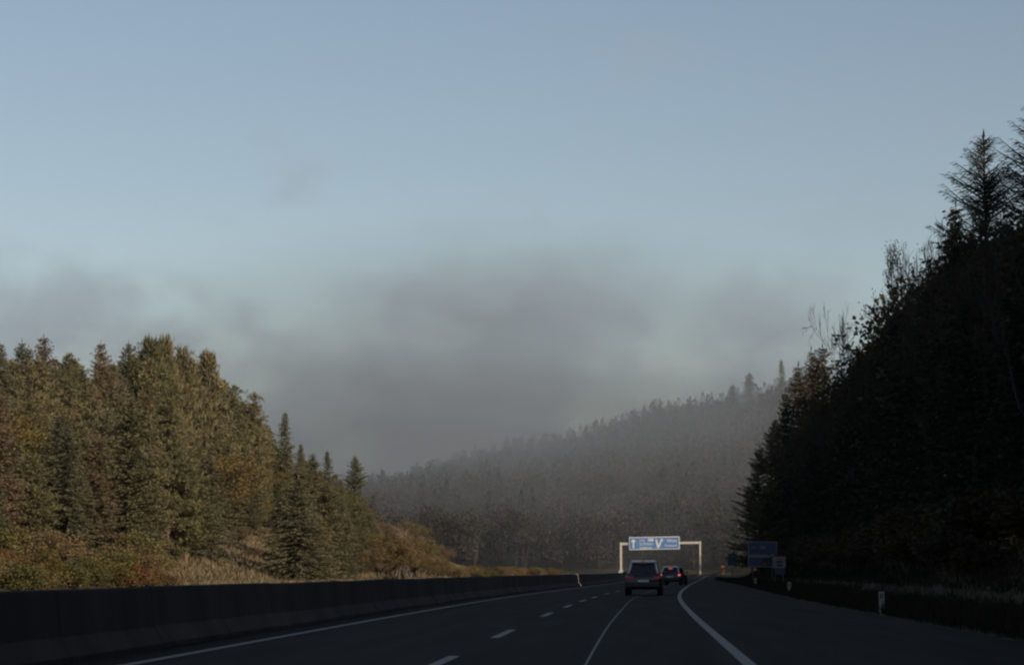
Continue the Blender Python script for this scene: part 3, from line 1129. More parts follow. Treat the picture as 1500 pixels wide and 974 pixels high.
def pine(seed, H=17.0, Rb=3.0, low=0.18, col='pine', bark='bark_pine', up=0.55, tuft=0.40, brush=0):
    """boughs that turn upwards and carry brush-like tufts"""
    r = np.random.default_rng(seed)
    st = Sticks()
    line_ = trunk_line(H, r.normal(size=2) * 0.012, r)
    st.add(line_, [0.013 * H * (1 - 0.93 * i / 6) + 0.012 for i in range(7)], 7)
    P, D, Ln, Wn = [], [], [], []
    z = low * H
    while z < H - 0.2:
        t = (z / H - low) / (1 - low)
        nb = r.integers(4, 7)
        az0 = r.uniform(0, 6.28)
        base = np.array([np.interp(z, line_[:, 2], line_[:, 0]), np.interp(z, line_[:, 2], line_[:, 1]), z])
        shape = min(1, 0.6 + 1.3 * t) * (1 - t ** 1.25) ** 0.9
        for b in range(nb):
            az = az0 + b * 6.283 / nb + r.normal() * 0.35
            Lb = Rb * shape * r.uniform(0.55, 1.2) + 0.3
            out = np.array([math.cos(az), math.sin(az), 0])
            sl = up * (0.45 + 0.8 * t) + r.normal() * 0.12
            mid = base + out * Lb * 0.55 + np.array([0, 0, sl * Lb * 0.35])
            end = base + out * Lb + np.array([0, 0, sl * Lb * 0.95])
            st.add([base, mid, end], [0.03 + 0.012 * Lb, 0.02 + 0.006 * Lb, 0.008], 3)
            for k in range(brush if t > 0.25 else 0):
                f_ = r.uniform(0.35, 1.0)
                P.append((base + (end - base) * f_)[None] + r.normal(size=(6, 3)) * [0.12, 0.12, 0.25])
                D.append(r.normal(size=(6, 3)) * 0.16 + out * 0.12 + [0, 0, 1.0])
                Ln.append(r.uniform(0.5, 1.1, 6))
                Wn.append(r.uniform(0.08, 0.14, 6))
            nt_ = max(2, int(Lb * 4.2))
            for k in range(nt_):
                s = r.uniform(0.3, 1.0)
                c = base + (mid - base) * min(1, s / 0.55) + (end - mid) * max(0, (s - 0.55) / 0.45)
                c = c + r.normal(size=3) * np.array([0.30, 0.30, 0.14]) * (0.6 + s * 0.5)
                n = 11
                d = r.normal(size=(n, 3)) * 0.75 + out * 0.35 + np.array([0, 0, 0.75])
                P.append(np.repeat(c[None], n, 0) + r.normal(size=(n, 3)) * 0.10)
                D.append(d)
                Ln.append(tuft * r.uniform(0.6, 1.3, n))
                Wn.append(tuft * 0.30 * r.uniform(0.7, 1.3, n))
        z += 0.48 * r.uniform(0.75, 1.3)
    n = 14
    P.append(np.repeat(line_[-1:], n, 0) - [0, 0, 0.3])
    D.append(r.normal(size=(n, 3)) * 0.35 + [0, 0, 1.0])
    Ln.append(r.uniform(0.5, 0.9, n))
    Wn.append(np.full(n, 0.14))
    v, q = cards(np.concatenate(P), np.concatenate(D), np.concatenate(Ln), np.concatenate(Wn), None, r)
    return st.mesh('trunk', M[bark]), mesh_np('crown', v, q, M[col]), H


def branching(r, st, p, d, L, rad, depth, tips, spread=0.55, upward=0.12, k=4):
    n = 3 if depth > 1 else 2
    pts, rs = [p], [rad]
    q = p
    dd = d
    for i in range(n):
        dd = nrm((dd + r.normal(size=3) * 0.10 + np.array([0, 0, upward * 0.5]))[None])[0]
        q = q + dd * L / n
        pts.append(q)
        rs.append(rad * (1 - 0.38 * (i + 1) / n))
    st.add(pts, [max(q_, st.rmin) for q_ in rs], k if rad > 0.05 else 3)
    if depth == 0:
        tips.append((q, dd))
        return
    for c in range(r.integers(2, 4) if depth > 1 else r.integers(3, 5)):
        f = r.uniform(0.45, 1.0) if c else 1.0
        src = pts[-1] if f > 0.95 else pts[0] + (pts[-1] - pts[0]) * f
        nd = nrm((dd + r.normal(size=3) * spread + np.array([0, 0, upward]))[None])[0]
        branching(r, st, src, nd, L * r.uniform(0.58, 0.85), rs[-1] * r.uniform(0.5, 0.75), depth - 1, tips, spread, upward, k)


def broadleaf(seed, H=12.0, col='olive', bark='bark', depth=4, leaves=16, size=0.34, spread=0.55, clump=0.55, bare=False, multi=1, trunk_r=0.16, upward=0.14, first=0.30, rmin=0.0):
    r = np.random.default_rng(seed)
    st = Sticks()
    st.rmin = rmin
    tips = []
    for m_ in range(multi):
        d0 = nrm(np.array([[r.normal() * (0.05 if multi == 1 else 0.28), r.normal() * (0.05 if multi == 1 else 0.28), 1.0]]))[0]
        branching(r, st, np.array([r.normal() * 0.12 * (multi > 1), r.normal() * 0.12 * (multi > 1), -0.1]), d0, H * first, trunk_r * r.uniform(0.7, 1.0), depth, tips, spread, upward, 6)
    zmax = max(t[0][2] for t in tips)
    sc = H / zmax
    # stand the tree upright over its own foot
    T = np.array([t[0] for t in tips])
    hi = T[T[:, 2] > zmax * 0.6].mean(0)
    sh = np.array([[1, 0, 0], [0, 1, 0], [-hi[0] / hi[2], -hi[1] / hi[2], 1]])
    st.v = list(np.array(st.v) @ sh * sc)
    tips = [(t[0] @ sh, t[1]) for t in tips]
    tr = st.mesh('trunk', M[bark])
    P = np.array([t[0] for t in tips]) * sc
    D0 = np.array([t[1] for t in tips])
    n = len(P)
    if bare:
        rep = np.repeat(np.arange(n), 5)
        D = D0[rep] + r.normal(size=(len(rep), 3)) * 0.5
        vv, q = cards(P[rep] - D0[rep] * r.uniform(0, 0.8, (len(rep), 1)), D, r.uniform(0.35, 0.9, len(rep)), 0.032, None, r)
    else:
        rep = np.repeat(np.arange(n), leaves)
        k = len(rep)
        pos = P[rep] + np.clip(r.normal(size=(k, 3)), -1.3, 1.3) * clump * np.array([1, 1, 0.75]) - D0[rep] * r.uniform(0, 1.6, (k, 1)) * clump
        D = r.normal(size=(k, 3)) + np.array([0, 0, -0.2])
        vv, q = cards(pos, D, size * r.uniform(0.6, 1.3, k), size * 0.75 * r.uniform(0.6, 1.2, k), None, r)
    return tr, mesh_np('crown', vv, q, M[col]), H


LIB = {
    'spruce': [spruce(11, 18, 3.2, pw=0.66, leaf=0.46, dens=1.5), spruce(12, 18, 3.7, ragged=0.40, pw=0.66, leaf=0.48, droop=0.2, dens=1.5), spruce(13, 18, 2.9, col='spruce_blue', pw=0.66, leaf=0.46, dens=1.5), spruce(14, 18, 3.4, droop=0.5, ragged=0.36, col='spruce_blue', pw=0.7, leaf=0.46, dens=1.5)],
    'slim_spruce': [spruce(21, 18, 2.6, ragged=0.4, step=0.36, pw=0.9), spruce(22, 18, 2.8, ragged=0.36, step=0.36, pw=0.9)],
    'open_spruce': [spruce(31, 17, 4.4, low=0.1, step=0.44, droop=0.15, ragged=0.5, leaf=0.56, pw=0.82, dens=1.2), spruce(32, 17, 4.8, low=0.08, step=0.46, droop=0.1, ragged=0.55, leaf=0.56, pw=0.82, dens=1.2)],
    'pine': [pine(41), pine(42, Rb=3.5), pine(43, Rb=2.8, low=0.1), pine(44, Rb=3.3, low=0.06), pine(45, Rb=3.6, low=0.04, up=0.3)],
    'brush_pine': [pine(46, Rb=3.6, low=0.06, up=0.75, brush=2), pine(47, Rb=3.2, low=0.06, up=0.85, brush=2)],
    'larch': [spruce(51, 18, 2.9, low=0.10, droop=0.12, step=0.38, leaf=0.5, col='larch', pw=0.6), spruce(52, 18, 2.5, low=0.12, droop=0.1, step=0.38, leaf=0.5, col='larch', pw=0.6)],
    'pale_larch': [spruce(53, 18, 2.7, low=0.10, droop=0.12, step=0.38, leaf=0.45, col='pale_larch', pw=0.6, dens=1.3), spruce(54, 18, 2.3, low=0.12, droop=0.1, step=0.38, leaf=0.45, col='pale_larch', pw=0.6, dens=1.3)],
    'bare_larch': [spruce(61, 20, 3.9, low=0.1, droop=-0.05, step=0.28, leaf=0.55, ragged=0.58, sparse=0.72, col='dark_needle', bark='twig', wr=0.075, upb=0.34, thick=1.9, pw=0.66, dens=1.7), spruce(62, 20, 3.5, low=0.1, droop=-0.05, step=0.28, leaf=0.55, ragged=0.62, sparse=0.68, col='dark_needle', bark='twig', wr=0.075, upb=0.38, thick=1.9, pw=0.66, dens=1.7)],
    'bare': [broadleaf(71, 15, bare=True, depth=5, col='twig', bark='twig', spread=0.42, upward=0.22, first=0.26, rmin=0.016), broadleaf(72, 14, bare=True, depth=5, col='twig', bark='twig', spread=0.5, upward=0.18, first=0.28, multi=2, rmin=0.016)],
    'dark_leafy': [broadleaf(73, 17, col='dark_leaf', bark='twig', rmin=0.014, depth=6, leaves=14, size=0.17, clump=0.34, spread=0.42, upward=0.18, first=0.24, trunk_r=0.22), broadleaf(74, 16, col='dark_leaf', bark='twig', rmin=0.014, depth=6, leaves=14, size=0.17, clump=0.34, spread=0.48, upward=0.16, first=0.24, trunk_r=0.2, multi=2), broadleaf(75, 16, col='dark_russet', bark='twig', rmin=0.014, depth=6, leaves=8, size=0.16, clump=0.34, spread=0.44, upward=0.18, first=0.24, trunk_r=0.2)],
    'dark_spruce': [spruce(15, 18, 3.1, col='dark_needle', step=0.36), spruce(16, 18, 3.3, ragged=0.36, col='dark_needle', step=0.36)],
    'gold': [broadleaf(81, 9, col='gold', depth=5, leaves=12, size=0.24, clump=0.4, multi=2, first=0.27), broadleaf(82, 10, col='orange', depth=5, leaves=12, size=0.24, clump=0.4, first=0.27)],
    'olive': [broadleaf(83, 15, col='olive', depth=6, leaves=9, size=0.25, clump=0.42, first=0.25), broadleaf(84, 14, col='olive', depth=6, leaves=8, size=0.25, clump=0.42, multi=2, first=0.25)],
    'clump': [broadleaf(88, 11, col='clump', depth=6, leaves=9, size=0.26, clump=0.42, first=0.2, spread=0.55), broadleaf(89, 11, col='clump', depth=6, leaves=9, size=0.26, clump=0.42, first=0.18, spread=0.6, multi=2)],
    'russet': [broadleaf(85, 12, col='russet', depth=5, leaves=7, multi=2)],
    'birch': [broadleaf(86, 12, col='tan', bark='bark_birch', depth=5, leaves=3, size=0.26, spread=0.42, trunk_r=0.34, first=0.34, upward=0.16), broadleaf(87, 16, col='olive', bark='bark_birch', depth=5, leaves=5, size=0.3, spread=0.38, trunk_r=0.17, upward=0.3, first=0.36)],
    'shrub_gold': [broadleaf(91, 3, col='gold', depth=4, leaves=11, size=0.16, multi=5, trunk_r=0.05, clump=0.26, spread=0.6), broadleaf(92, 3, col='orange', depth=4, leaves=11, size=0.16, multi=5, trunk_r=0.05, clump=0.26, spread=0.6)],
    'shrub_red': [broadleaf(93, 5, col='russet', bark='twig', depth=5, leaves=4, size=0.13, multi=6, trunk_r=0.05, clump=0.26, spread=0.4, upward=0.25)],
    'shrub_dark': [broadleaf(96, 3.2, col='dark_leaf', depth=4, leaves=10, size=0.18, multi=5, trunk_r=0.05, clump=0.26, spread=0.6), broadleaf(97, 3, col='dark_leaf', depth=4, leaves=10, size=0.17, multi=6, trunk_r=0.04, clump=0.26, spread=0.55)],
    'shrub_olive': [broadleaf(94, 3.5, col='olive', depth=4, leaves=12, size=0.16, multi=5, trunk_r=0.05, clump=0.28, spread=0.6), broadleaf(95, 3, col='tan', depth=4, leaves=9, size=0.15, multi=6, trunk_r=0.04, clump=0.28, spread=0.55)],
}
NAMES = {'spruce': 'spruce_tree', 'slim_spruce': 'spruce_tree', 'open_spruce': 'spruce_tree', 'pine': 'pine_tree', 'brush_pine': 'pine_tree', 'larch': 'larch_tree', 'bare_larch': 'larch_tree', 'pale_larch': 'larch_tree', 'bare': 'bare_tree', 'dark_leafy': 'broadleaf_tree', 'dark_spruce': 'spruce_tree',
         'gold': 'autumn_tree', 'olive': 'broadleaf_tree', 'russet': 'broadleaf_tree', 'clump': 'broadleaf_tree', 'birch': 'birch_tree', 'shrub_gold': 'shrub', 'shrub_red': 'shrub', 'shrub_olive': 'shrub', 'shrub_dark': 'shrub'}
CROWN = {'bare': 'twigs'}

# a single gap in the right-hand wood lets one blade of sun reach the barrier
GAP_Y = 189.0
GAP_P = np.array([float(c_off(GAP_Y)) - 7.2, GAP_Y, 0.0])
_h = S_VEC[:2] / np.linalg.norm(S_VEC[:2])
_nrm2 = np.array([_h[1], -_h[0]])
TAN_EL = math.tan(R(SUN_EL))


def gap_plane(x, y):
    return (x - GAP_P[0]) * _nrm2[0] + (y - GAP_P[1]) * _nrm2[1]


def cull(me, mw):
    n = len(me.vertices)
    co = np.empty(n * 3, np.float32)
    me.vertices.foreach_get('co', co)
    co = co.reshape(-1, 3)
    m = np.array(mw)
    w = co @ m[:3, :3].T + m[:3, 3]
    q = np.arange(n).reshape(-1, 4)
    c = w[q].mean(1)
    h = (c[:, 0] - GAP_P[0]) * _h[0] + (c[:, 1] - GAP_P[1]) * _h[1]
    zr = c[:, 2] - h * TAN_EL
    bad = (np.abs(gap_plane(c[:, 0], c[:, 1])) < 0.80) & (zr > -1.4) & (zr < 1.7) & (h > 4)
    if not bad.any():
        return me
    keep = q[~bad]
    v = co[keep.ravel()]
    return mesh_np('crown', v, np.arange(len(v)).reshape(-1, 4), me.materials[0])


PLACED = []


def place(kind, x, y, H, label, group=None, var=None, fat=1.0, z=None, rz=None, right=False):
    lib = LIB[kind]
    tr, cr, H0 = lib[random.randrange(len(lib)) if var is None else var % len(lib)]
    s = H / H0
    f = s ** 0.75 * fat if kind not in ('bare', 'birch', 'gold', 'olive', 'russet', 'dark_leafy', 'clump') else s * fat
    zz = tz(x, y) if z is None else z
    rz = random.uniform(0, 6.28) if rz is None else rz
    root = empty(NAMES[kind], (x, y, zz - 0.05), rz)
    root.scale = (f, f, s)
    tag(root, label, 'shrub' if NAMES[kind] == 'shrub' else 'tree', group)
    if right:
        mw = Matrix.LocRotScale(Vector((x, y, zz - 0.05)), Matrix.Rotation(rz, 3, 'Z'), Vector((f, f, s)))
        cr = cull(cr, mw)
    obj('trunk' if NAMES[kind] != 'shrub' else 'stems', tr, root)
    obj('crown', cr, root)
    PLACED.append((kind, x, y, zz + H))
    return root


def place_px(kind, px, ptop, d, label, group=None, var=None, fat=1.0, rz=None, right=False):
    x, _, zt = at(px, ptop, d)
    g = tz(x, d)
    return place(kind, x, d, max(1.2, zt - g), label, group, var, fat, None, rz, right)


# ---- left wood: the trees one can single out
L_SPEC = [
    ('spruce', 8, 503, 232, 'dark spruce at the far left edge of the left wood skyline', 2, 1.0),
    ('spruce', 30, 500, 236, 'dark spruce second from the left edge on the wood skyline', 0, .9),
    ('larch', 66, 493, 240, 'rusty larch whose tip tops the left end of the wood', 0, 1.0),
    ('larch', 42, 508, 234, 'rusty larch between two dark spruces near the left edge', 1, .9),
    ('spruce', 66, 540, 222, 'dark slim spruce standing in front of the leftmost rusty larch', 0, .7),
    ('pine', 105, 520, 238, 'olive pine in the skyline dip right of the leftmost larch', 1, 1.0),
    ('larch', 150, 502, 240, 'tall brown larch on the skyline left of the brushy pines', 0, 1.0),
    ('larch', 163, 530, 232, 'brown larch drooping in front of the skyline larch', 1, 1.1),
    ('spruce', 118, 538, 226, 'nearly black spruce in front of the brown larches', 3, .9),
    ('spruce', 186, 503, 246, 'dark pointed spruce just left of the brushy pine tops', 1, .8),
    ('brush_pine', 222, 504, 252, 'large brushy pine topping the middle of the left wood', 1, 1.15),
    ('brush_pine', 240, 503, 258, 'second brushy pine close beside the largest pine top', 3, 1.0),
    ('brush_pine', 272, 516, 262, 'brushy pine with split top right of the wood middle', 0, 1.05),
    ('brush_pine', 306, 524, 272, 'broad brushy pine on the falling shoulder of the wood', 1, 1.1),
    ('pine', 346, 567, 292, 'dark topped pine at the shoulder right of the brushy pines', 2, 1.0),
    ('pine', 372, 579, 300, 'olive pine with twin tips left of the slim spruce', 0, .95),
    ('slim_spruce', 417, 603, 335, 'slim spire shaped spruce standing clear above the wood edge', 0, 1.15),
    ('slim_spruce', 441, 650, 350, 'short spruce just right of the slim spire spruce', 1, 1.1),
    ('slim_spruce', 480, 660, 385, 'small pointed spruce between the spire and the last dark tree', 0, 1.2),
    ('spruce', 458, 664, 372, 'bushy spruce filling the dip left of the small pointed spruce', 1, 1.0),
    ('open_spruce', 520, 667, 410, 'dark open branched conifer at the right end of the left wood', 0, 1.0),
    ('spruce', 498, 700, 398, 'green spruce on the left side of the last dark conifer', 0, 1.0),
    ('spruce', 538, 760, 415, 'low bushy spruce under the last dark conifer', 1, 1.25),
    ('gold', 398, 690, 326, 'golden leaved tree below the slim spire spruce', 0, 1.0),
    ('gold', 352, 640, 300, 'orange leaved tree in front of the shoulder pines', 1, .8),
    ('birch', 333, 612, 284, 'pale stemmed birch standing at the front edge of the wood', 1, .7),
    ('birch', 589, 764, 330, 'white stemmed thinly leaved birch standing in the tan clump', 0, 0.85),
    ('clump', 566, 752, 508, 'olive tan tree left of the white birch beyond the wood', 0, .95),
    ('clump', 602, 762, 512, 'golden brown tree close behind the white birch', 1, 1.0),
    ('clump', 628, 778, 515, 'golden brown tree right of the white birch', 0, 1.0),
    ('clump', 643, 797, 518, 'lower golden brown tree at the right end of the birch clump', 1, 1.1),
    ('clump', 612, 800, 496, 'low tan tree in front of the birch clump', 0, 1.1),
    ('shrub_red', 312, 728, 274, 'tall reddish bare shrub on the sunlit grass bank', 0, 1.2),
    ('shrub_red', 290, 752, 268, 'lower reddish shrub left of the tall reddish one', 0, 1.2),
    ('shrub_gold', 85, 790, 190, 'golden leaved bush above the barrier on the far left', 0, 1.4),
    ('shrub_gold', 122, 812, 192, 'low golden bush beside the larger golden one', 0, 1.3),
    ('shrub_gold', 22, 838, 182, 'orange bush low at the left edge above the barrier', 1, 1.5),
    ('shrub_gold', 238, 806, 224, 'bright yellow bush in the middle of the grass bank', 0, 1.0),
    ('shrub_olive', 60, 800, 196, 'green brown thicket behind the golden bushes', 0, 1.5),
    ('shrub_olive', 180, 800, 226, 'olive thicket left of the bright yellow bush', 0, 1.6),
    ('shrub_red', 655, 800, 520, 'faint reddish shrub right of the birch clump', 0, 1.2),
    ('shrub_olive', 690, 827, 500, 'small round olive shrub last in the row above the barrier', 0, 1.5),
    ('shrub_olive', 640, 812, 505, 'low tan shrub under the thinning brown tree', 1, 1.4),
    ('shrub_gold', 572, 812, 470, 'orange undergrowth at the foot of the birch', 1, 1.4),
]
for kind, px, pt, d, lab, var, fat in L_SPEC:
    place_px(kind, px, pt, d, lab, None, var, fat)

L_ENV = np.array([(-400, 490), (0, 512), (100, 525), (140, 518), (180, 512), (225, 512), (250, 515), (300, 532), (330, 550), (350, 580), (380, 592), (395, 640), (430, 655), (470, 678), (500, 690), (545, 740), (556, 800), (570, 830)], float)


def wood_label(kind, front):
    return {'spruce': 'dark green spruce', 'pine': 'olive green pine', 'larch': 'rusty larch', 'gold': 'yellowing broadleaf tree', 'olive': 'olive brown broadleaf tree'}[kind] + (
        ' in the sunlit front row above the bank' if front else ' packed among others deep in the left wood')


rows = [(-31.0, True, 3.4), (-36.5, True, 3.6), (-42, True, 4.0), (-48.5, True, 4.0), (-53, False, 4.3), (-58, False, 4.6), (-64, False, 5.0), (-71, False, 5.5)]
for off, front, sp in rows:
    y = 296.0 if off > -33 else (118.0 if off > -45 else 150.0)
    while y < 452:
        yy = y + random.uniform(-1.2, 1.2)
        x = float(c_off(yy)) + off + random.uniform(-1.4, 1.4)
        px, _ = to_px((x, yy, 5))
        if off > -45 and 196 < yy < (296 if off > -40 else 268):
            y += sp * 0.8
            continue
        env = np.interp(px, L_ENV[:, 0], L_ENV[:, 1])
        g = tz(x, yy)
        ztop = at(px, env + (random.uniform(45, 150) if front else random.uniform(8, 55)), yy)[2]
        H = min(ztop - g, 21)
        kind = random.choices(['spruce', 'pine', 'larch', 'gold', 'olive'], [.39, .50, .06, .03, .02])[0]
        if front and 255 < px < 400:
            H = min(H, 8.5 if px < 330 else 13)
            kind = random.choice(['spruce', 'pine', 'spruce', 'gold'])
        if kind == 'gold':
            H = min(H, 8.5)
        if H > 3.2:
            place(kind, x, yy, H, wood_label(kind, front), 'left wood ' + kind + (' front row' if front else ' inner rows'), fat=random.uniform(0.95, 1.35) * (1.25 if H < 9 else 1.0))
        y += sp * random.uniform(0.8, 1.2)

y = 96.0
while y < 158:
    yy = y
    y += random.uniform(1.6, 2.8)
    x = float(c_off(yy)) - random.uniform(30.5, 35.5)
    if to_px((x, yy, 1))[0] < -60:
        continue
    k = random.choices(['shrub_gold', 'shrub_olive', 'shrub_red'], [.3, .64, .06])[0]
    place(k, x, yy, random.uniform(1.4, 3.0), {'shrub_gold': 'golden leaved bush in the thicket above the near barrier', 'shrub_olive': 'olive brown bush in the thicket above the near barrier', 'shrub_red': 'reddish twiggy bush in the thicket above the near barrier'}[k], 'left thicket ' + k, fat=random.uniform(1.1, 1.5))

for q in range(34):
    px = 432 + 122 * (q + random.uniform(0, 1)) / 34
    off = random.uniform(29.5, 37)
    yy = (off - 3.4) * F_PX / (940 - px)
    if not 190 < yy < 330:
        continue
    x = at(px, 836, yy)[0]
    env = np.interp(px, L_ENV[:, 0], L_ENV[:, 1])
    H = min(at(px, env + random.uniform(22, 110), yy)[2] - tz(x, yy), 10)
    if H < 1.5:
        continue
    k = random.choices(['spruce', 'pine', 'gold'], [.6, .3, .1])[0]
    place(k, x, yy, H, {'spruce': 'bushy green spruce by the barrier right of the grass', 'pine': 'bushy olive pine by the barrier right of the grass', 'gold': 'golden young tree by the barrier right of the grass'}[k], 'front trees right of the grass ' + k, var=None, fat=1.35)
y = 84.0
while y < 150:
    yy = y
    y += random.uniform(1.2, 2.2)
    x = float(c_off(yy)) - random.uniform(29.5, 32.5)
    if -60 < to_px((x, yy, 1))[0]:
        place(random.choice(['shrub_olive', 'shrub_olive', 'shrub_gold']), x, yy, random.uniform(0.9, 1.7), 'low weedy bush peeping over the near barrier', 'low bushes over the near barrier', fat=1.7)
for q in range(30):
    px = 546 + 106 * (q + random.uniform(0, 1)) / 30
    yy = (random.uniform(24.5, 29) - 4) * F_PX / (940 - px) if q % 3 else random.uniform(340, 460)
    x = at(px, 836, yy)[0]
    H = min(max(at(px, np.interp(px, [550, 600, 640, 660], [775, 775, 800, 822]) + random.uniform(4, 36), yy)[2] - tz(x, yy), 1.5), 7)
    place('clump', x, yy, H, 'golden brown young tree at the barrier before the birch clump', 'young trees before the birch', fat=1.25)
y = 196.0
while y < 520:
    yy = y
    y += random.uniform(3.0, 6.0) * (1.0 if y < 300 else 0.8)
    x = float(c_off(yy)) - (random.uniform(30, 50) if yy < 300 else random.uniform(25, 30))
    k = random.choices(['shrub_olive', 'shrub_red', 'shrub_gold'], [.6, .3, .1])[0]
    place(k, x, yy, random.uniform(0.9, 2.0), {'shrub_gold': 'small golden weed bush on the grass bank', 'shrub_olive': 'small tan weed bush on the grass bank', 'shrub_red': 'small reddish weed bush on the grass bank'}[k], 'bank weeds ' + k, fat=random.uniform(1.2, 1.8))

# ---- right wood: dark outline against the sky
R_SPEC = [
    ('bare_larch', 1438, 200, 152, 'tall dark larch with a forked tip standing high on the right', 0, 1.15),
    ('bare_larch', 1497, 158, 146, 'tallest dark larch cut by the right picture edge', 1, 1.2),
    ('bare', 1384, 300, 160, 'bare tree leaning out left of the forked larch', 0, 0.50),
    ('open_spruce', 1400, 300, 158, 'dark ragged conifer under the forked larch', 1, .9),
    ('bare', 1350, 362, 172, 'bare twiggy tree on the steep part of the right skyline', 1, 0.45),
    ('dark_leafy', 1372, 352, 166, 'dark leafy tree among bare twigs on the right skyline', 0, 0.45),
    ('bare', 1336, 395, 180, 'thin bare tree sticking out below the leafy skyline tree', 0, 0.45),
    ('dark_leafy', 1315, 432, 190, 'dark rounded tree halfway down the right skyline', 1, 0.45),
    ('bare', 1280, 448, 215, 'bare twiggy tree in the lower skyline right of the larches', 1, 0.50),
    ('dark_leafy', 1290, 470, 208, 'dark rounded tree behind the lower bare twigs', 0, 0.45),
    ('bare', 1245, 492, 240, 'small bare tree just right of the lit larches', 0, 0.50),
    ('dark_leafy', 1258, 512, 232, 'brownish tree under the small bare tree', 1, 0.40),
    ('pale_larch', 1206, 508, 318, 'lit golden larch tallest of three on the right shoulder', 0, 1.15),
    ('pale_larch', 1186, 512, 322, 'thin golden larch in the middle of the three', 1, .95),
    ('pale_larch', 1172, 534, 316, 'leftmost golden larch of the three on the right shoulder', 1, 1.2),
    ('olive', 1208, 590, 300, 'yellowish tree top below the three golden larches', 0, .8),
    ('dark_spruce', 1150, 574, 302, 'dark conifer on the lower left shoulder of the right wood', 1, .9),
    ('open_spruce', 1137, 612, 296, 'dark conifer with stepped branches at the left outline of the right wood', 0, .85),
    ('open_spruce', 1111, 655, 290, 'lower dark conifer whose branches reach out to the left', 1, 1.0),
    ('dark_leafy', 1112, 690, 296, 'low dark bushy tree at the bottom left of the right wood', 1, 0.47),
    ('dark_leafy', 1100, 742, 318, 'dim olive tree at the foot of the right wood', 0, .8),
]
for kind, px, pt, d, lab, var, fat in R_SPEC:
    place_px(kind, px, pt, d, lab, None, var, fat, None, True)

R_ENV = np.array([(1090, 760), (1110, 690), (1125, 660), (1140, 625), (1160, 600), (1190, 580), (1230, 548), (1270, 506), (1300, 470), (1330, 440), (1360, 395), (1400, 345), (1440, 330), (1480, 320), (1540, 270), (1800, 150), (3000, 60)], float)


def shade_cap(x, y):
    """tops stay low enough that the sun still reaches the left bank"""
    return (x - (float(c_off(y)) - 27.5)) / (abs(S_VEC[0]) / S_VEC[2])


def low_tree(seed, kind, H, n=170):
    """a tree seen small or in deep shade: one mesh, many small sprays"""
    r = np.random.default_rng(seed)
    g = math.sqrt(170.0 / n)
    if kind == 'conifer':
        t = r.uniform(0.05, 1, n) ** 0.8
        Rr = H * 0.17 * (1 - t) ** 0.85 + 0.15
        az = r.uniform(0, 6.283, n)
        f = r.uniform(0.25, 1.0, n) * r.uniform(0.8, 1.15, n)
        P = np.stack([np.cos(az) * Rr * f, np.sin(az) * Rr * f, t * H], 1)
        D = np.stack([np.cos(az), np.sin(az), r.uniform(-0.7, 0.2, n)], 1)
        v, q = cards(P, D, g * r.uniform(0.9, 1.7, n) * (0.5 + 0.6 * (1 - t)), g * r.uniform(0.45, 0.9, n) * (0.5 + 0.6 * (1 - t)), None, r)
        P2 = np.array([[0, 0, H - 1.6], [0, 0, H - 1.2], [0, 0, 0.0]])
        v2, q2 = cards(P2, np.array([[0, 0, 1.0], [.1, 0, 1], [0, 0, 1]]), np.array([1.8, 1.2, H * 0.9]), np.array([0.5, 0.5, 0.5]), None, r)
    else:
        nc = 12
        ca = r.uniform(0, 6.283, nc)
        cr = H * 0.20 * np.sqrt(r.uniform(0, 1, nc))
        C = np.stack([np.cos(ca) * cr, np.sin(ca) * cr, H * r.uniform(0.36, 0.84, nc)], 1)
        C[0] = (0, 0, H * 0.86)
        idx = r.integers(0, nc, n)
        dirs = nrm(r.normal(size=(n, 3)))
        P = C[idx] + dirs * H * 0.135 * r.uniform(0.5, 1.05, (n, 1))
        v, q = cards(P, dirs + r.normal(size=(n, 3)) * 0.9, g * r.uniform(0.7, 1.5, n), g * r.uniform(0.6, 1.1, n), None, r)
        v2, q2 = cards(np.array([[0, 0, 0], [0, 0, 0.]]), np.array([[0.05, 0, 1.0], [-.1, .1, 1]]), np.array([H * .8, H * .7]), np.array([0.5, 0.4]), None, r)
    return np.concatenate([v, v2]), np.concatenate([q, q2 + len(v)])


WOOD = {'conifer': [], 'leafy': []}
deep = {(k, i): low_tree(300 + i, k, 16.0, 520 if i < 4 else 1700) for k in WOOD for i in range(8)}


def deep_tree(k, x, y, z, H, fine):
    v, _ = deep[(k, random.randrange(4) + (4 if fine else 0))]
    a_ = random.uniform(0, 6.28)
    s_ = H / 16.0
    f_ = s_ ** 0.6 * (1.25 if k == 'conifer' else 1.2)
    w = np.stack([(v[:, 0] * math.cos(a_) - v[:, 1] * math.sin(a_)) * f_, (v[:, 0] * math.sin(a_) + v[:, 1] * math.cos(a_)) * f_, v[:, 2] * s_], 1) + np.array([x, y, z - 0.2])
    WOOD[k].append(w)


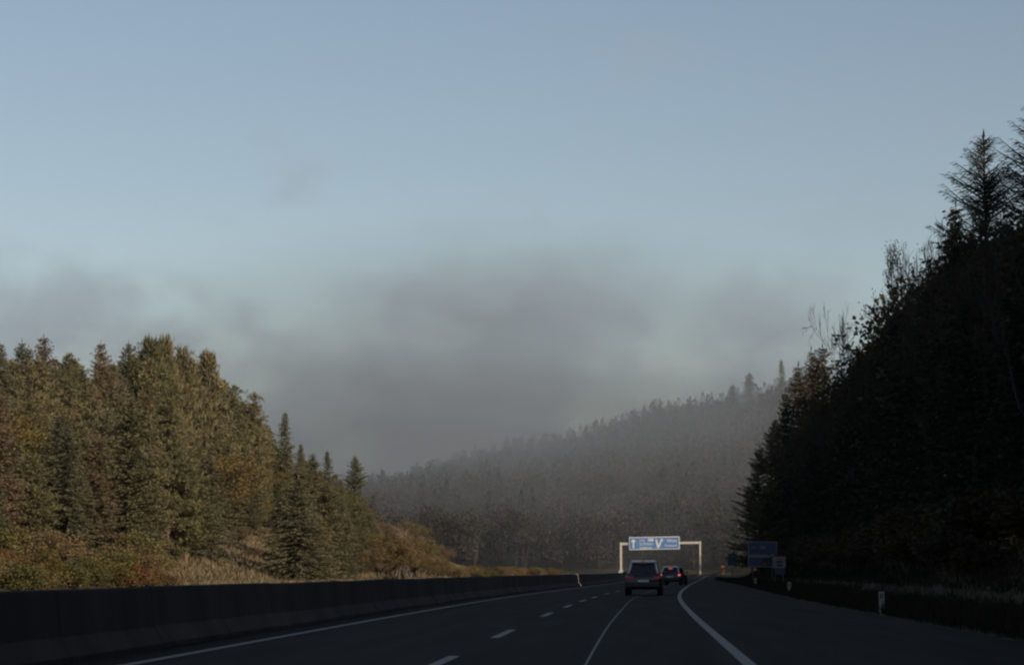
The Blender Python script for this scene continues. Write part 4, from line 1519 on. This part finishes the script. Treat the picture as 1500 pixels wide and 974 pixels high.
for off, sp in ((9.5, 3.6), (13.5, 3.6), (18, 3.8), (23.5, 4.2), (30, 4.6), (38, 5.2), (47, 6.0), (57, 6.5), (67, 7.0)):
    y = -78.0
    while y < 316:
        yy = y + random.uniform(-1.2, 1.2)
        y += sp * random.uniform(0.8, 1.2)
        x = float(pave_edge(yy)) + off + random.uniform(-1.2, 1.2)
        g = tz(x, yy)
        cap = shade_cap(x, yy)
        seen = False
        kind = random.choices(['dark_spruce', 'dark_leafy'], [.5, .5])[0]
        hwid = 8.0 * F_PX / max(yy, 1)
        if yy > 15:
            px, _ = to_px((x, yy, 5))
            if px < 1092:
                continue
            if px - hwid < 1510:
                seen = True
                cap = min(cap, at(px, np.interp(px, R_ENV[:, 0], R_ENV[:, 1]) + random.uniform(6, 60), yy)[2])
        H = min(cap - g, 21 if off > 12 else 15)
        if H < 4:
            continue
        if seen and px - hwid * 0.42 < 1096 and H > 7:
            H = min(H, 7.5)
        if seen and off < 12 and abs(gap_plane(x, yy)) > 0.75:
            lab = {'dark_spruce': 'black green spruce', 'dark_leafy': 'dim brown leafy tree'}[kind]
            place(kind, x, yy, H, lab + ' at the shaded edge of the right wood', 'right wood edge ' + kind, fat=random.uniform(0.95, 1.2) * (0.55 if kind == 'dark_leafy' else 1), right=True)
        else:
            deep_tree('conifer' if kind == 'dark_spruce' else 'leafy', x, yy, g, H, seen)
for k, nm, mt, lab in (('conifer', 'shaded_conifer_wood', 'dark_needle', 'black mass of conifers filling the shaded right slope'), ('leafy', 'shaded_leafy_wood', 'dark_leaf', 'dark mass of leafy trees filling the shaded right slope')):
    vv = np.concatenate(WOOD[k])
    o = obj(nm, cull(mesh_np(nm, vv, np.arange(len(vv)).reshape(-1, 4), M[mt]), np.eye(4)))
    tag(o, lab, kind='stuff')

# young trees behind the signs keep the exit lane in shade
y = 334.0
while y < 472:
    yy = y
    y += random.uniform(4.0, 6.0)
    x = float(pave_edge(yy)) + random.uniform(7, 15)
    H = min((x + 4) * S_VEC[2] / S_VEC[0] - 1.0 - tz(x, yy), 12.0)
    k = random.choice(['dark_spruce', 'dark_leafy'])
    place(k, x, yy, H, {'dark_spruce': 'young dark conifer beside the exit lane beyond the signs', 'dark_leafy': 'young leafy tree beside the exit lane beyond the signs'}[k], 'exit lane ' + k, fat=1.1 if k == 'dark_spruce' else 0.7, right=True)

# undergrowth on the right slope
y = 42.0
while y < 330:
    yy = y
    y += random.uniform(3.2, 5.2)
    x = float(pave_edge(yy)) + random.uniform(5.0, 8.5)
    if to_px((x, yy, 1))[0] < 1520:
        place('shrub_dark', x, yy, random.uniform(1.8, 3.4), 'dark bush at the foot of the shaded right slope', 'bushes at the foot of the right slope', fat=random.uniform(1.2, 1.7), right=True)


# ------------------------------------------------------------------ the misty ridge
lowlib = {}
for i in range(4):
    lowlib[('conifer', i)] = low_tree(200 + i, 'conifer', 18.0)
    lowlib[('leafy', i)] = low_tree(220 + i, 'leafy', 14.0)
    lowlib[('conifer', i + 4)] = low_tree(240 + i, 'conifer', 18.0, 620)
    lowlib[('leafy', i + 4)] = low_tree(260 + i, 'leafy', 14.0, 760)
rid = []
r2 = np.random.default_rng(99)
yy = 446.0
while yy < 1180:
    halfw = 130 + 0.1 * yy
    x = -0.135 * yy
    while x < 0.085 * yy + 8:
        if yy > 600 or x > float(pave_edge(yy)) + 9:
            rid.append((x + r2.uniform(-2, 2), yy + r2.uniform(-2.5, 2.5)))
        x += r2.uniform(4.4, 6.6)
    yy += 6.0 + max(0, yy - 600) * 0.004
rid = np.array(rid)
gz = terrain(rid[:, 0], rid[:, 1])
hgt = r2.uniform(11, 17, len(rid))
top_px = to_px(np.stack([rid[:, 0], rid[:, 1], gz + hgt], 1))
crestness = smooth(rid[:, 1], 1000, 1120)
conif = r2.random(len(rid)) < (0.16 + 0.6 * crestness)
hgt = np.where(conif, hgt * 1.12, hgt * 0.95)
ok = (top_px[0] > 470) & (top_px[0] < 1200)
# keep clear of the pavement
ok &= ~((rid[:, 0] > c_off(rid[:, 1]) - 24) & (rid[:, 0] < pave_edge(rid[:, 1]) + 6) & (rid[:, 1] < 611))
rid, gz, hgt, conif = rid[ok], gz[ok], hgt[ok], conif[ok]
tpx, tpy = to_px(np.stack([rid[:, 0], rid[:, 1], gz + hgt], 1))
# which show: on the skyline, or the nearest ones
skyl = np.zeros(len(rid), bool)
for b in range(470, 1200, 9):
    idx = np.where((tpx >= b) & (tpx < b + 9))[0]
    if len(idx):
        skyl[idx[np.argsort(tpy[idx])[:1]]] = True
near = np.argsort(rid[:, 1])
single = skyl.copy()
for i in near:
    if single.sum() >= 296:
        break
    single[i] = True
far_meshes = {}
for (k, i), (v, q) in lowlib.items():
    far_meshes[(k, i)] = mesh_np('far_' + k, v, q, M['far_conifer'] if k == 'conifer' else M['far_brown'])
VV, QQ, cnt = {'conifer': [], 'leafy': []}, {'conifer': [], 'leafy': []}, {'conifer': 0, 'leafy': 0}
for i in range(len(rid)):
    k = 'conifer' if conif[i] else 'leafy'
    h0 = 18.0 if k == 'conifer' else 14.0
    s = hgt[i] / h0
    a = r2.uniform(0, 6.283)
    var = int(r2.integers(0, 4)) + (4 if rid[i, 1] < 780 or skyl[i] else 0)
    if single[i]:
        o = obj('conifer_tree' if k == 'conifer' else 'broadleaf_tree', far_meshes[(k, var)], None, (rid[i, 0], rid[i, 1], gz[i] - 0.3))
        o.scale = (s * r2.uniform(.9, 1.2), s * r2.uniform(.9, 1.2), s)
        o.rotation_euler = (0, 0, a)
        if skyl[i]:
            tag(o, ('hazy conifer' if k == 'conifer' else 'hazy rounded tree') + ' on the skyline of the misty ridge', 'tree', 'ridge skyline ' + k)
        else:
            tag(o, ('dim conifer' if k == 'conifer' else 'dim brown broadleaf tree') + ' at the foot of the misty ridge', 'tree', 'ridge foot ' + k)
    else:
        v, q = lowlib[(k, var)]
        ca, sa = math.cos(a), math.sin(a)
        w = np.stack([v[:, 0] * ca - v[:, 1] * sa, v[:, 0] * sa + v[:, 1] * ca, v[:, 2]], 1) * s + np.array([rid[i, 0], rid[i, 1], gz[i] - 0.3])
        VV[k].append(w)
        QQ[k].append(q + cnt[k])
        cnt[k] += len(v)
for k, nm, lab in (('conifer', 'distant_conifer_forest', 'hazy conifers merging into one mass on the misty ridge'), ('leafy', 'distant_leafy_forest', 'hazy brown autumn wood covering the slope of the misty ridge')):
    if VV[k]:
        o = obj(nm, mesh_np(nm, np.concatenate(VV[k]), np.concatenate(QQ[k]), M['far_conifer'] if k == 'conifer' else M['far_brown']))
        tag(o, lab, kind='stuff')
for kind, px, pt, d, lab, fat in (('slim_spruce', 1145, 527, 1060, 'tall narrow spruce standing highest on the hazy ridge beside the right wood', 1.2), ('spruce', 1098, 546, 1085, 'broad hazy conifer left of the tall narrow ridge spruce', 1.5), ('spruce', 1074, 563, 1095, 'hazy conifer second to the left of the tall narrow ridge spruce', 1.5), ('slim_spruce', 1000, 590, 1100, 'small pointed hazy conifer in the middle of the ridge skyline', 1.5), ('slim_spruce', 960, 603, 1100, 'small hazy conifer on the ridge skyline above the gantry', 1.5)):
    place_px(kind, px, pt, d, lab, None, 0, fat)


# ------------------------------------------------------------------ grass
def grass(name, n, xf, yr, hr, mat, label, seed, wide=0.05, tuft=5):
    r = np.random.default_rng(seed)
    y = r.uniform(yr[0], yr[1], n)
    x = xf(y, r.uniform(0, 1, n))
    z = terrain(x, y)
    P = np.repeat(np.stack([x, y, z - 0.03], 1), tuft, 0)
    k = len(P)
    P[:, :2] += r.normal(size=(k, 2)) * 0.12
    D = r.normal(size=(k, 3)) * 0.35 + np.array([0, 0, 1.0])
    v, q = cards(P, D, r.uniform(hr[0], hr[1], k), wide * r.uniform(0.7, 1.4, k), None, r)
    o = obj(name, mesh_np(name, v, q, mat))
    return tag(o, label, kind='stuff')


grass('dry_grass', 26000, lambda y, u: c_off(y) - 27 - 26 * u, (150, 480), (0.2, 0.65), M['drygrass'], 'sunlit dry grass on the bank beyond the barrier', 5, 0.10, 5)
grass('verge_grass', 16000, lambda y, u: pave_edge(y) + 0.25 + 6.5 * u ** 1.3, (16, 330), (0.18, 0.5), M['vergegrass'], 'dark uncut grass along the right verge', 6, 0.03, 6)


# ------------------------------------------------------------------ labels that count along a row
ONES = 'first second third fourth fifth sixth seventh eighth ninth tenth eleventh twelfth thirteenth fourteenth fifteenth sixteenth seventeenth eighteenth nineteenth'.split()
TENS = {2: 'twent', 3: 'thirt', 4: 'fort', 5: 'fift', 6: 'sixt', 7: 'sevent', 8: 'eight', 9: 'ninet'}


def ordinal(k):
    if k <= 19:
        return ONES[k - 1]
    if k >= 100:
        return 'hundred and ' + ordinal(k - 100) if k > 100 else 'hundredth'
    t, u = divmod(k, 10)
    return TENS[t] + ('ieth' if u == 0 else 'y ' + ONES[u - 1])


def count_along(pick, text):
    os_ = [o for o in SC.objects if o.parent is None and pick(o.get('group', ''))]
    bpy.context.view_layer.update()
    os_.sort(key=lambda o: float(to_px(np.array(o.location) + [0, 0, 4])[0]))
    by = {}
    for o in os_:
        by.setdefault(o['group'], []).append(o)
    for g, l in by.items():
        if len(l) > 1:
            for k, o in enumerate(l):
                o['label'] = o['label'].rstrip() + ', ' + ordinal(k + 1) + ' ' + text


count_along(lambda g: g.startswith('left wood') and 'front' in g, 'from the left')
count_along(lambda g: g.startswith('left thicket') or g.startswith('front trees') or g.startswith('low bushes') or g.startswith('young trees') or g.startswith('bank weeds') or g.startswith('exit lane'), 'from the left')
count_along(lambda g: g.startswith('ridge skyline'), 'from the left')


# ------------------------------------------------------------------ haze
def build_haze():
    m = bpy.data.materials.new('morning_haze')
    m.use_nodes = True
    t = m.node_tree
    t.nodes.clear()
    v = t.nodes.new('ShaderNodeVolumePrincipled')
    v.inputs['Color'].default_value = (*HAZE_COLOR, 1)
    v.inputs['Density'].default_value = HAZE_DENSITY
    v.inputs['Anisotropy'].default_value = 0.0
    out = t.nodes.new('ShaderNodeOutputMaterial')
    t.links.new(v.outputs[0], out.inputs['Volume'])
    zmin, zmax = -3.0, 122.0
    o = MB().box((0, 2800, (zmin + zmax) / 2), (11200, 7400, zmax - zmin)).build('haze', m)
    tag(o, 'thin morning haze hanging in the valley', kind='stuff')


def mist_bank(loc, rad, density, seed, label):
    """a bank of mist, thick in its middle and thinning out to nothing at its rim"""
    m = bpy.data.materials.new('valley_mist')
    m.use_nodes = True
    t = m.node_tree
    t.nodes.clear()

    def mth(op, a, b=None, c=None, clamp=False):
        n = t.nodes.new('ShaderNodeMath')
        n.operation = op
        n.use_clamp = clamp
        for i, v in enumerate((a, b, c)):
            if v is None:
                continue
            if isinstance(v, (int, float)):
                n.inputs[i].default_value = v
            else:
                t.links.new(v, n.inputs[i])
        return n.outputs[0]
    tcn = t.nodes.new('ShaderNodeTexCoord')
    ln = t.nodes.new('ShaderNodeVectorMath')
    ln.operation = 'LENGTH'
    t.links.new(tcn.outputs['Object'], ln.inputs[0])
    fall = mth('SUBTRACT', 1.0, ln.outputs['Value'], None, True)
    mpn = t.nodes.new('ShaderNodeMapping')
    mpn.inputs['Scale'].default_value = (2.2 * rad[0] / 200, 2.2 * rad[1] / 200, 3.2 * rad[2] / 75)
    mpn.inputs['Location'].default_value = (seed, seed * 2, seed * 3)
    t.links.new(tcn.outputs['Object'], mpn.inputs[0])
    nz = t.nodes.new('ShaderNodeTexNoise')
    nz.inputs['Scale'].default_value = 1.0
    nz.inputs['Detail'].default_value = 3
    t.links.new(mpn.outputs[0], nz.inputs['Vector'])
    wisp = mth('MULTIPLY_ADD', nz.outputs['Fac'], 3.2, -0.9, False)
    wisp = mth('MAXIMUM', wisp, 0.12)
    d = mth('MULTIPLY', mth('MULTIPLY', fall, wisp), density * 2.0)
    v = t.nodes.new('ShaderNodeVolumePrincipled')
    v.inputs['Color'].default_value = (*MIST_COLOR, 1)
    v.inputs['Anisotropy'].default_value = 0.0
    t.links.new(d, v.inputs['Density'])
    out = t.nodes.new('ShaderNodeOutputMaterial')
    t.links.new(v.outputs[0], out.inputs['Volume'])
    b = MB()
    bmesh.ops.create_icosphere(b.bm, subdivisions=3, radius=1.02)
    o = b.build('mist_bank', m, None, True, loc)
    o.scale = rad
    tag(o, label, kind='stuff')


build_haze()
mist_bank((-60, 890, 42), (185, 320, 76), 0.0038, 1.3, 'pale mist drifting over the wooded ridge')
mist_bank((-14, 670, 10), (95, 150, 52), 0.0032, 4.1, 'thin pale mist hanging low over the valley floor')
